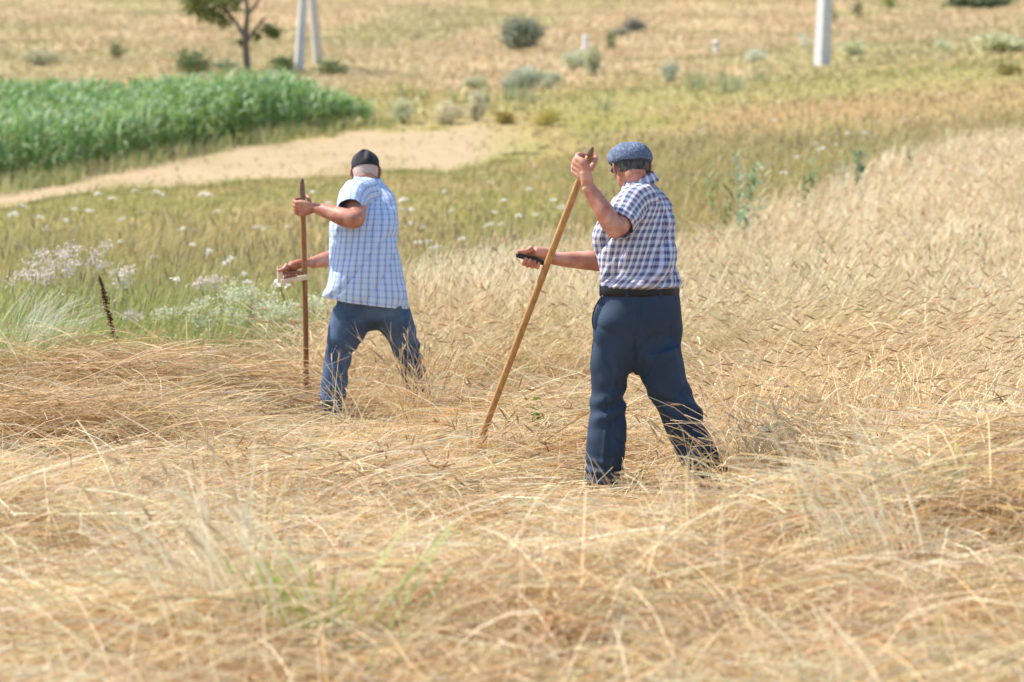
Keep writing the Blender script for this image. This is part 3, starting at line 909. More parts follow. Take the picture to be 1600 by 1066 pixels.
    def tf(co, no):
        x, y, z = co.T
        left = x < Q(992, 600, 0)[0]
        f = 0.026 * (vnoise(x * 11 + z * 4 * np.where(left, -1, 1), y * 9, z * 3.0, 12) - .5) - 0.009 * np.exp(-np.abs(vnoise(x * 10 + z * 5 * np.where(left, 1, -1), y * 6, z * 3.5, 16) - .5) / .05) + 0.009 * (vnoise(x * 22 + z * 8, y * 20, z * 12, 13) - .5)
        f *= 1 - .65 * sstep(.72, .82, z)
        kn = np.exp(-((z - np.where(left, kneeL, kneeR)) / .10) ** 2)
        slope = np.where(left, -.45, .55) * (x - np.where(left, Q(948, 625, 0)[0], Q(1060, 632, 0)[0]))
        f += kn * 0.013 * np.sin((z + slope) * 70 + 5 * vnoise(x * 7, y * 7, z * 7, 18)) * vnoise(x * 8, y * 6, z * 6, 14)
        hm = np.exp(-((z - hem) / .055) ** 2)
        f += hm * 0.007 * np.sin(z * 120 + x * 30 + 9 * vnoise(x * 9, y * 9, z * 3, 15)) 
        # crease pressed down the back of each leg, drag lines from the seat
        xc = np.where(left, np.interp(z, [.1, .35, .65], [Q(940, 757, 0)[0], Q(948, 650, 0)[0], Q(965, 540, 0)[0]]),
                      np.interp(z, [.1, .35, .65], [Q(1114, 757, 0)[0], Q(1062, 645, 0)[0], Q(1036, 540, 0)[0]]))
        f -= 0.006 * np.exp(-((x - np.interp(z, [.70, .95], [Q(990, 570, 0)[0], Q(1003, 470, 0)[0]])) / .009) ** 2) * (y < 11.25) * (z > .66)
        f += 0.007 * np.exp(-((x - xc) / .010) ** 2) * (y < 11.28) * (z < .62)
        return f
    displace(tm, tf)
    tro = link_mesh("trousers", tm, M_NAVY, body)
    # slanted side pocket standing open at the left hip: cloth lip in front of a dark gap
    a, b = Q(941, 463, -.02), Q(930, 520, -.05)
    n = 18; G = np.empty((7, n, 3)); K = np.empty((4, n, 3))
    for i in range(n):
        t = i / (n - 1); p = a + (b - a) * t; bow = math.sin(PI * t) ** .8 if 0 < t < 1 else 0
        for j in range(7):
            q = j / 6
            G[j, i] = p + np.array([.050 * (1 - q) ** 1.2, -.030 * (1 - q) - .018 * q * bow, 0]) + np.array([-.024 * bow * q ** 1.5, -.012, 0])
        for j in range(4):
            q = j / 3
            K[j, i] = p + np.array([-.026 * bow * (1 - q) - .002, .004 + .06 * q, 0])
    sheet("pocket", G, M_NAVY, tro, None, False, True, 0.004)
    sheet("pocket_shade", K, M_BELT, tro, None, False, True, 0.003)  # black sheet painting in the shade of the open pocket
    # --- belt with loops
    bs = [section(Q, SC, 1000, py, 0, hw, .75, d(15)) for py, hw in ((459.5, 59.0), (459.0, 60.4), (447.5, 60.2), (447.0, 58.8))]
    Gb, UVb = torso_grid(bs, 2, 120, 2.2)
    belt = join_grids("belt", [(Gb, UVb, True)], M_BELT, body, 0.004)
    for an_ in (2.15, 2.95, 4.15, 5.0, 5.75):
        u = Union(); cb, a_, b_, ps = section(Q, SC, 1000, 453.5, 0, 62.0, .75, d(15))
        lx, ly = a_ * math.cos(an_), b_ * math.sin(an_)
        p = np.array([cb[0] + lx * math.cos(ps) - ly * math.sin(ps), cb[1] + lx * math.sin(ps) + ly * math.cos(ps), cb[2]])
        u.add(tube([p + [0, 0, -.026], p, p + [0, 0, .026]], [.0055, .0062, .0055], 8, 2))
        link_mesh("belt_loop", u.raw("belt_loop"), M_NAVY, belt)
    # --- cap, hair, shoes
    def sag(x, y, z, an, t):
        return x, y, z - 0.006 * (y < -0.02) * (1 - t) * 1.0 + 0.004 * np.sin(an * 5 + 1.2) * math.sin(PI * min(1, t * 1.1)) * (t > .1)
    G, UV = dome(hc, HR, [(.030, .081, .101, -.006), (.026, .095, .113, -.004), (.040, .104, .126, .004), (.068, .103, .130, .010), (.096, .088, .115, .016), (.115, .058, .078, .020), (.123, .026, .036, .022), (.124, .002, .003, .022)], 80, sag)
    cap = join_grids("flat_cap", [(G, UV, False)], M_CAP, body, 0.002)
    G, UV = dome(hc, HR, [(.016, .0795, .0985, -.006), (.018, .0855, .1045, -.006), (.030, .0925, .112, -.005), (.034, .083, .10, -.006)], 80, lambda x, y, z, an, t: (x, y, z - 0.006 * (y < -0.02)))
    join_grids("cap_band", [(G, UV, False)], M_CAPBAND, cap, 0.002)
    G = np.empty((6, 25, 3))
    for i in range(25):
        an_ = PI * (0.14 + 0.72 * i / 24)
        for j in range(6):
            q = j / 5
            G[j, i] = L(.086 * math.cos(an_) * (1 + .10 * q), .100 * math.sin(an_) + .052 * q * math.sin(an_) ** 2 - .004, .026 - .020 * q - .010 * math.cos(an_) ** 2)
    sheet("visor", G, M_CAP, cap, np.stack(np.meshgrid(np.linspace(0, .2, 25), np.linspace(0, .05, 6)), 2), False, True, 0.005)
    hm_ = noise_mat("dark_grey_hair", (0.016, 0.015, 0.015), (0.13, 0.125, 0.12), 45, 0.65, 0.6, 150, stretch=(1, 1, .5))
    hair_patch("hair", hc, HR, hm_, body, 1.035, -.056, .030, 1.28, 4)
    shoe(Q, 941, 760, -.03, .35, M_SOLE, body, 0.0); shoe(Q, 1112, 758, .10, -.1, M_SOLE, body, 0.0)
    # --- his scythe
    toe = bot + (bot - top) / np.linalg.norm(bot - top) * 0.30
    sc = empty("scythe", (toe[0], toe[1], 0.0), "slanting scythe with pale wooden shaft and black grip, held by man in flat cap", "scythe")
    n = 9
    pts = [top + (toe - top) * t + np.array([0, 0, 0.006 * math.sin(PI * t)]) for t in np.linspace(0.03, 1, n)]
    u = Union(); u.add(tube(pts, [.0150] * 1 + [.0165] * (n - 1), 18, 4)); 
    me = u.raw("shaft"); me.polygons.foreach_set("use_smooth", np.ones(len(me.polygons), bool)); link_mesh("shaft", me, M_WOOD, sc)
    u = Union(); u.add(tube([top + ax * -.045, top + ax * -.03, top + ax * -.012, top + ax * .0], [.0155, .0158, .0120, .0045], 14, 4))
    link_mesh("shaft_tip", u.raw("shaft_tip"), M_WOOD_TIP, sc)
    u = Union(); u.add(tube([h0, h0 + (h1 - h0) * .3, h0 + (h1 - h0) * .75, h1], [.0115, .0132, .0126, .0140], 18, 4))
    me = u.raw("grip"); me.polygons.foreach_set("use_smooth", np.ones(len(me.polygons), bool)); link_mesh("grip", me, M_GRIP, sc)
    blade(toe, sc)

def blade(toe, sc, yaw=0.15, ln=0.62):
    """curved steel blade lying low in the straw, a socket ring at the shaft"""
    n = 16; G = np.empty((4, n, 3))
    for i in range(n):
        t = i / (n - 1); a = 0.55 * t
        c = np.array([toe[0] - ln * math.sin(a) / .55 * 1.0, toe[1] + .06 + ln * (1 - math.cos(a)) / .55 * -.9, 0.055 + .03 * t])
        wd = .055 * (1 - t ** 3) + .004
        for j in range(4):
            q = j / 3
            G[j, i] = c + np.array([-.25 * a, 1, 0]) * wd * (q - .2) + np.array([0, 0, .010 * (q - .5) ** 2 - .006 * (j == 0)])
    sheet("blade", G, M_STEEL, sc, None, False, True, 0.003)
    u = Union(); u.add(tube([toe + np.array([0, 0, .16]), toe + np.array([0, 0, .10]), toe + np.array([0, .01, .045]), toe + np.array([-.03, .05, .05])], [.006, .012, .014, .010], 10, 4))
    link_mesh("blade_socket", u.raw("blade_socket"), M_STEEL, sc)

# ================================================================ the man with the black cap
def man_black_cap():
    Y0 = 14.5; SC = FPX / Y0
    Q = lambda px, py, dy: W(px, py, Y0 + dy)
    d = math.radians
    spec = [(577, 472, .0, 57, .78, 18), (575, 456, .0, 59, .80, 20), (571, 432, .01, 55.5, .84, 24), (568, 402, .03, 51.5, .84, 30), (568, 372, .055, 50.0, .80, 34),
            (570, 346, .085, 50.5, .76, 36), (574, 323, .125, 44, .76, 36), (577, 307, .16, 37, .80, 34), (577, 295, .19, 29.5, .85, 28), (576, 285, .215, 22, .9, 20)]
    TS = [section(Q, SC, px, py, dy, hw, k, d(psi)) for px, py, dy, hw, k, psi in spec]
    U = Union()
    U.add(rings(TS, 36, 2.2, 4, True, 0.70))
    hc = Q(571.5, 271, .27); HR = rot(d(2), d(-16), d(-3))
    L = head_union(U, hc, HR)
    U.add(tube([Q(576, 297, .19), Q(575, 288, .215), L(0, -0.012, -0.045)], [0.078, 0.070, 0.062], 20, 5))
    armL = [Q(563, 303, .08), Q(556, 325, -.06), Q(555, 342, -.185), Q(539, 340, -.18), Q(518, 333, -.13), Q(497, 326, -.085)]
    U.add(tube(armL, [.066, .066, .056, .056, .046, .036], 22, 6))
    U.add(ellipsoid(Q(557, 344, -.19), (.042, .042, .042)))
    armR = [Q(588, 318, .24), Q(556, 366, .30), Q(530, 398, .29), Q(518, 403, .27), Q(503, 407, .23), Q(487, 411, .17)]
    U.add(tube(armR, [.060, .054, .050, .050, .043, .034], 22, 6))
    top, bot = Q(472, 279, -.09), Q(477.5, 590, .28)
    sh = lambda py: top + (bot - top) * ((py - 279) / 311.0)
    ax = (top - bot) / np.linalg.norm(top - bot)
    hand(U, sh(321), ax, (0.05, -1.0, 0.0), -1, 0.017, Q(495, 325, -.085), 'wrap', 1.18, 0.0108)
    g0, g1 = sh(424) + np.array([-.016, .0, 0]), Q(438, 427, .06)
    hax = (g1 - g0) / np.linalg.norm(g1 - g0)
    hand(U, g0 + (g1 - g0) * .50, hax, (0.0, 0.72, 0.70), 1, 0.0125, Q(485, 410, .165), 'along', 1.1, 0.0105)
    legL = [Q(556, 492, .0), Q(530, 555, .03), Q(522, 600, .02), Q(513, 650, .0)]
    legR = [Q(612, 492, .04), Q(632, 545, .13), Q(646, 585, .2), Q(660, 632, .28)]
    for lg in (legL, legR): U.add(tube(lg, [.070, .060, .050, .042], 18, 5))
    U.add(ellipsoid(Q(582, 478, .02), (.14, .10, .09)))
    base = np.array([Q(580, 655, 0)[0], 14.55, 0.0])
    for p in (legL[-1], legR[-1]):
        U.add(ellipsoid((p[0], p[1] + .06, max(.05, p[2] - .05)), (.036, .10, .035)))
    body = root_mesh("person", U.skin("person", 0.0038, 4), base, M_SKIN2,
                     "man in blue jeans, pale blue untucked shirt and small black cap, holding a scythe", "person")
    eyes(L, HR, body)
    def fold(u, v, G):
        f = 0.002 - 0.007 * np.exp(-np.abs(vnoise((u - v * .4) * 18, (v + u * .4) * 5, None, 28) - .5) / .07) - 0.015 * np.exp(-np.abs(vnoise((u * .9 - v * .5) * 8, (v + u * .4) * 2.2, None, 27) - .5) / .05) + 0.024 * (vnoise((u * .9 - v * .35) * 11, (v + u * .4) * 3.2, None, 22) - 0.5) + 0.008 * (vnoise(u * 30 - v * 9, v * 9 + u * 6, None, 23) - 0.5)
        return f + 0.004 * sstep(.06, 0, v) * np.sin(u * 34)
    G, UV = torso_grid(TS, 9, 150, 2.25, -0.02, fold)
    x0 = Q(577, 470, 0)[0]
    nr = len(G)
    for k in range(nr):                                   # hem hangs lower at the right, kicks out at the left
        wgt = sstep(0.30, 0.0, k / nr)
        xr = G[k, :, 0] - x0
        G[k, :, 2] -= wgt * (xr * 0.135 + 0.012)
        kick = wgt ** 3 * sstep(-.12, -.21, xr)
        G[k, :, 0] -= kick * .055; G[k, :, 2] += kick * .018
    slL = [Q(574, 300, .12), Q(557, 305, .03), Q(549, 317, -.06), Q(547, 328, -.125)]
    slR = [Q(590, 308, .19), Q(592, 325, .26), Q(572, 348, .31), Q(556, 368, .31)]
    A1 = sleeve_grid(slL, [.092, .094, .088, .078], 64, 10, .007, 25)
    A2 = sleeve_grid(slR, [.080, .082, .080, .074], 48, 8, .006, 26)
    shirt = join_grids("shirt", [(G, UV, True), (A1[0], A1[1], False), (A2[0], A2[1], False)], M_PLAID2, body)
    nb = Q(575, 287, .215)
    collar_sheet([(nb[0], nb[1], nb[2] - .014, .078, .078, .3, -.10, .10), (nb[0], nb[1] + .004, nb[2] + .030, .077, .076, .3, -.10, .10),
                  (nb[0], nb[1] + .004, nb[2] + .034, .082, .081, .3, -.10, .10), (nb[0], nb[1], nb[2] - .020, .102, .096, .3, -.10, .10)], M_PLAID2, shirt)
    T = Union()
    pel = [(577, 450, .0, 50, .70, 16), (581, 470, .0, 52.5, .66, 14), (579, 487, .01, 58, .57, 12), (581, 499, .02, 57, .52, 10), (583, 508, .025, 32, .62, 8), (583, 518, .03, 8, .9, 8)]
    T.add(rings([section(Q, SC, a, b, c, h, k, d(p)) for a, b, c, h, k, p in pel], 48, 2.2, 5))
    T.add(ellipsoid(Q(560, 482, -.05), (.10, .085, .10))); T.add(ellipsoid(Q(604, 484, -.03), (.10, .085, .10)))
    T.add(tube([Q(552, 492, .0), Q(540, 522, .02), Q(529, 553, .03), Q(523, 590, .02), Q(521, 618, .01), Q(515, 648, .0)], [.125, .105, .080, .081, .077, .058], 28, 7))
    T.add(tube([Q(612, 492, .03), Q(624, 518, .08), Q(634, 545, .13), Q(647, 585, .2), Q(661, 632, .28)], [.120, .098, .082, .078, .070], 28, 7))
    tm = T.skin("jeans", 0.008, 8)
    kz = Q(527, 556, 0)[2]
    def tf(co, no):
        x, y, z = co.T
        f = 0.014 * (vnoise(x * 10, y * 10, z * 6, 32) - .5) + 0.009 * (vnoise(x * 24 + z * 9, y * 20, z * 18, 33) - .5)
        f += np.exp(-((z - kz) / .14) ** 2) * 0.012 * np.sin(z * 70 + x * 40 + 6 * vnoise(x * 7, y * 7, z * 7, 38)) * vnoise(x * 8, y * 6, z * 6, 34)
        f += 0.006 * np.sin(z * 90 + 9 * vnoise(x * 9, y * 9, z * 4, 35)) * sstep(.30, .12, z)
        return f
    displace(tm, tf)
    link_mesh("jeans", tm, M_DENIM, body)
    def pleat(x, y, z, an, t):
        k = 1 + 0.15 * np.cos(an * 6 + 0.6) * sstep(0.2, 0.7, np.array(t)) * (1 - t * .4) + 0.03 * np.sin(an * 13) * sstep(.3, .7, np.array(t))
        return x * k, y * k, z + 0.004 * np.cos(an * 6) * sstep(.3, .8, np.array(t)) - 0.008 * t * np.abs(np.sin(an * 3))
    G, UV = dome(hc, HR, [(.028, .0765, .0965, -.006), (.030, .0830, .1035, -.006), (.052, .0845, .1050, -.005), (.078, .080, .100, -.004), (.102, .067, .086, -.006), (.122, .047, .061, -.010), (.138, .022, .028, -.014), (.143, .002, .002, -.016)], 96, pleat)
    cap = join_grids("cap", [(G, UV, False)], M_BLACKCAP, body, 0.003)
    G, UV = dome(hc, HR, [(.027, .081, .1015, -.006), (.027, .0850, .1055, -.006), (.040, .0868, .1075, -.006), (.041, .082, .103, -.006)], 80)
    join_grids("cap_band", [(G, UV, False)], M_BLACKCAP, cap, 0.001)
    G = np.empty((6, 25, 3))
    for i in range(25):
        an_ = PI * (0.18 + 0.64 * i / 24)
        for j in range(6):
            q = j / 5
            G[j, i] = L(.080 * math.cos(an_) * (1 + .06 * q), .098 * math.sin(an_) + .050 * q * math.sin(an_) ** 2 - .006, .032 - .018 * q - .008 * math.cos(an_) ** 2)
    sheet("visor", G, M_BLACKCAP, cap, None, False, True, 0.004)
    hm_ = noise_mat("cropped_white_hair", (0.50, 0.34, 0.28), (0.64, 0.50, 0.44), 90, 0.7, 0.3, 200)
    hair_patch("hair", hc, HR, hm_, body, 1.012, -.066, .030, 1.40, 9, 0.010)
    shoe(Q, 513, 655, .0, .3, M_SOLE, body, 0.0); shoe(Q, 661, 640, .28, 0, M_SOLE, body, 0.02)
    # --- his scythe
    toe = bot + (bot - top) / np.linalg.norm(bot - top) * 0.26
    sc = empty("scythe", (toe[0], toe[1], 0.0), "scythe with upright reddish shaft and pale bracket grip, held by man in black cap", "scythe")
    pts = [top + (toe - top) * t + np.array([0.006 * math.sin(PI * t), 0, 0]) for t in np.linspace(0.10, 1, 9)]
    u = Union(); u.add(tube(pts, [.0165] * 9, 18, 4)); me = u.raw("shaft")
    me.polygons.foreach_set("use_smooth", np.ones(len(me.polygons), bool)); link_mesh("shaft", me, M_WOOD_DARK, sc)
    u = Union(); u.add(tube([pts[0] + ax * -.01, pts[0] + (top - pts[0]) * .4, pts[0] + (top - pts[0]) * .85, top], [.0168, .0165, .0125, .004], 14, 4))
    link_mesh("shaft_tip", u.raw("shaft_tip"), M_WOOD_TIP, sc)
    # bracket: strap from the shaft, end post, bar held in the hand
    u = Union(); u.add(tube([g0, g0 + (g1 - g0) * .5, g1], [.0125, .0138, .0125], 14, 4))
    gr = link_mesh("grip", u.raw("grip"), M_WOOD_DARK, sc)
    def bar(p, q, wx, wz):
        p, q = np.asarray(p), np.asarray(q); t = (q - p) / np.linalg.norm(q - p)
        up = np.array([0, 0, 1.0]); s = np.cross(t, up); s /= np.linalg.norm(s) + 1e-9; up = np.cross(s, t)
        V = [e + s * a * wx / 2 + up * b * wz / 2 for e in (p, q) for a, b in ((-1, -1), (1, -1), (1, 1), (-1, 1))]
        return np.array(V), [(0, 1, 2, 3), (7, 6, 5, 4), (0, 4, 5, 1), (1, 5, 6, 2), (2, 6, 7, 3), (3, 7, 4, 0)]
    e0, e1 = sh(430) + np.array([.03, -.02, 0]), Q(439, 441, .03)
    u = Union(); u.add(bar(e0, e1, .030, .030))
    o = link_mesh("bracket", u.raw("bracket"), M_WOOD_RAW, sc)
    bv = o.modifiers.new("b", 'BEVEL'); bv.width = 0.004; bv.segments = 2
    u = Union(); u.add(bar(Q(438, 442, .045), Q(437, 416, .06), .032, .018)); o = link_mesh("bracket_post", u.raw("bracket_post"), M_WOOD_RAW, sc)
    bv = o.modifiers.new("b", 'BEVEL'); bv.width = 0.003; bv.segments = 2
    blade(toe, sc)

man_flat_cap()
man_black_cap()

# ================================================================ vegetation
def px_of(X, Y): return 800 + FPX * X / np.maximum(Y, 1)
def standing(X, Y):
    """crop still on its stems"""
    px = px_of(X, Y); n = (fbm(X * 1.1, Y * 0.7, 91) - .5) * 1.6
    a = (Y > 15.4 + n) & (px > 440)
    b = (px > 1125 + n * 60) & (Y > 10.9 + n * .8)
    return (a | b) & (Y < wheat_edge(X, Y))
def sample(n, Y0, Y1, p=1.0, half=0.262):
    """random spots in the view wedge, thinning out with distance"""
    t = rng.uniform(0, 1, n)
    e = 2 - p
    Y = (Y0 ** e + t * (Y1 ** e - Y0 ** e)) ** (1 / e) if abs(e) > 1e-6 else Y0 * (Y1 / Y0) ** t
    X = rng.uniform(-half, half, n) * Y
    return X, Y
def straw_col(X, Y, k=0.0):
    n = fbm(X * 1.7, Y * 1.7, 101); q = rng.uniform(0, 1, len(X))
    c = mixc(np.tile(C_STRAW, (len(X), 1)), C_PALE, sstep(.15, .80, q) * sstep(.20, .5, n + .12))
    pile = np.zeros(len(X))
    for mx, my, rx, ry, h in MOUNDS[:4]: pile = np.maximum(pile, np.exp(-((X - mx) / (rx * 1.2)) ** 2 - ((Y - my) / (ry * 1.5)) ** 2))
    c = mixc(c, np.array([0.46, 0.295, 0.125]), np.clip(pile * .55 + k, 0, 1))  # browner left windrows: weathered straw plus shade put into the colour
    c = mixc(c, np.array([.48, .28, .095]), .70 * sstep(.50, .66, fbm(X * 1.5, Y * 2.4, 109)) * rng.uniform(.3, 1, len(X)))  # orange-brown patches paint in the shading between the straws
    c = mixc(c, C_BROWN, (rng.uniform(0, 1, len(X)) < .12 + .14 * (n > .52)) * rng.uniform(.4, .95, len(X)))
    return jit(c, .15)

def lying_straw():
    v = Veg()
    # mat of cut and trodden stalks
    X, Y = sample(175000, 4.9, 17.5, 0.75)
    ok = (Y < wheat_edge(X, Y) + .15) & (~(standing(X, Y) & (rng.uniform(0, 1, len(X)) < .6))) & (rng.uniform(0, 1, len(X)) > .80 * hole(X, Y)) & (rng.uniform(0, 1, len(X)) > .72 * sstep(.25, .7, feet(X, Y))) & (rng.uniform(0, 1, len(X)) < .32 + 1.1 * sstep(.3, .6, fbm(X * 2.8, Y * 2.8, 105)))
    X, Y = X[ok], Y[ok]; N = len(X)
    px = px_of(X, Y)
    pile = np.zeros(N)
    for mx, my, rx, ry, h in MOUNDS: pile = np.maximum(pile, np.exp(-((X - mx) / rx) ** 2 - ((Y - my) / ry) ** 2))
    foot = feet(X, Y)
    depth = (0.05 + 0.10 * fbm(X * 1.3, Y * 1.3, 111)) * (1 - .85 * foot) + 0.10 * pile
    lay = rng.uniform(0, 1, N) ** 1.4
    flow = 0.28 + (fbm(X * .8, Y * .8, 121) - .5) * 3.2
    wild = rng.uniform(0, 1, N) < .34
    az = flow + rng.normal(0, .32, N); az = np.where(wild, rng.uniform(0, 2 * PI, N), az) + PI * (rng.uniform(0, 1, N) < .42)
    L = rng.uniform(.28, .75, N) * (1 - .35 * foot)
    q = 1 - .85 * foot
    th0 = np.radians(90 - 10 * q + rng.normal(0, 1, N) * (2 + 10 * q)); th1 = np.radians(90 + 10 * q + rng.normal(0, 1, N) * (2 + 14 * q))
    x0, y0 = X - np.cos(az) * L * .45, Y - np.sin(az) * L * .45
    z0 = np.maximum(terrain(x0, y0), terrain(X, Y) - .05) + depth * lay
    wd = rng.uniform(.0030, .0056, N)
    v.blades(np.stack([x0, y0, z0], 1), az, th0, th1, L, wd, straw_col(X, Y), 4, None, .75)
    # stubble and stalks left sticking up
    X, Y = sample(15000, 4.9, 16.5, 0.9)
    ok = (Y < wheat_edge(X, Y)) & ~standing(X, Y) & (rng.uniform(0, 1, len(X)) > .85 * feet(X, Y)); X, Y = X[ok], Y[ok]; N = len(X)
    n = fbm(X * 1.4, Y * 1.4, 131)
    L = rng.uniform(.08, .24, N) * (1 + .9 * (rng.uniform(0, 1, N) < .16))
    az = rng.uniform(0, 2 * PI, N)
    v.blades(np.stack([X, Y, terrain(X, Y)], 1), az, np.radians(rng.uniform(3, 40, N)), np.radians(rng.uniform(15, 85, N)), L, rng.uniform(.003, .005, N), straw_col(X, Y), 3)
    # long bleached stalks thrown across the mat
    X, Y = sample(5200, 4.9, 16.0, 0.9)
    ok = (Y < wheat_edge(X, Y)) & ~standing(X, Y) & (feet(X, Y) < .2); X, Y = X[ok], Y[ok]; N = len(X)
    v.blades(np.stack([X, Y, terrain(X, Y) + rng.uniform(.02, .10, N)], 1), rng.uniform(0, 2 * PI, N), np.radians(rng.uniform(35, 85, N)), np.radians(rng.uniform(75, 130, N)), rng.uniform(.3, .75, N), rng.uniform(.0032, .006, N), jit(mixc(np.tile(C_PALE, (N, 1)), C_STRAW, rng.uniform(0, 1, N) ** 2), .1), 4)
    # bent stalks standing in front, close to the camera
    X, Y = sample(4200, 4.9, 9.6, 0.6)
    ok = (rng.uniform(0, 1, len(X)) < .15 + 1.2 * sstep(.42, .62, fbm(X * 1.5, Y * 1.1, 107))) & (feet(X, Y) < .3); X, Y = X[ok], Y[ok]; N = len(X)
    tip, d = v.blades(np.stack([X, Y, terrain(X, Y)], 1), rng.normal(2.9, 1.1, N), np.radians(rng.uniform(5, 45, N)), np.radians(rng.uniform(40, 120, N)), rng.uniform(.18, .50, N), rng.uniform(.0035, .006, N), jit(mixc(np.tile(C_PALE, (N, 1)), C_STRAW, rng.uniform(0, 1, N)), .1), 5)
    # loose ears with their awns on top of the mat
    X, Y = sample(3600, 9.3, 16.8, .8)
    ok = (Y < wheat_edge(X, Y)) & (rng.uniform(0, 1, len(X)) < .25 + .75 * sstep(-1.6, -.4, X)); X, Y = X[ok], Y[ok]; N = len(X)
    az = rng.uniform(0, 2 * PI, N); th = np.radians(rng.uniform(25, 110, N))
    d = np.stack([np.sin(th) * np.cos(az), np.sin(th) * np.sin(az), np.cos(th)], 1)
    b = np.stack([X, Y, terrain(X, Y) + rng.uniform(.08, .30, N)], 1)
    k = feet(X, Y) < .4; X, Y, b, d, az, th, N = X[k], Y[k], b[k], d[k], az[k], th[k], int(k.sum())
    ears(v, b, d, rng.uniform(.055, .085, N), jit(mixc(np.tile(np.array([.42, .25, .11]), (N, 1)), np.array([.60, .42, .22]), rng.uniform(0, 1, N)), .12), 3)
    st, dd = v.blades(b, az + PI, PI - th, PI - th + rng.uniform(-.5, .5, N), rng.uniform(.15, .4, N), .0028, straw_col(X, Y), 3)
    o = v.build("cut_straw", M_PLANT)
    tag(o, "tangled mat of cut dry straw lying round the men's feet", "straw", None, "stuff")

def ears(v, b, d, L, col, awns=4, r=.0042):
    v.spindles(b, d, L, r, col)
    N = len(b)
    for k in range(awns):
        q = b + d * (L * rng.uniform(.2, .8, N))[:, None]
        e = d + rng.normal(0, .28, (N, 3)); e /= np.linalg.norm(e, axis=1, keepdims=True)
        az = np.arctan2(e[:, 1], e[:, 0]); th = np.arccos(np.clip(e[:, 2], -1, 1))
        v.blades(q, az, th, th + rng.normal(0, .12, N), rng.uniform(.06, .12, N), .0013, np.clip(col * 1.35, 0, .8), 2, None, .4)

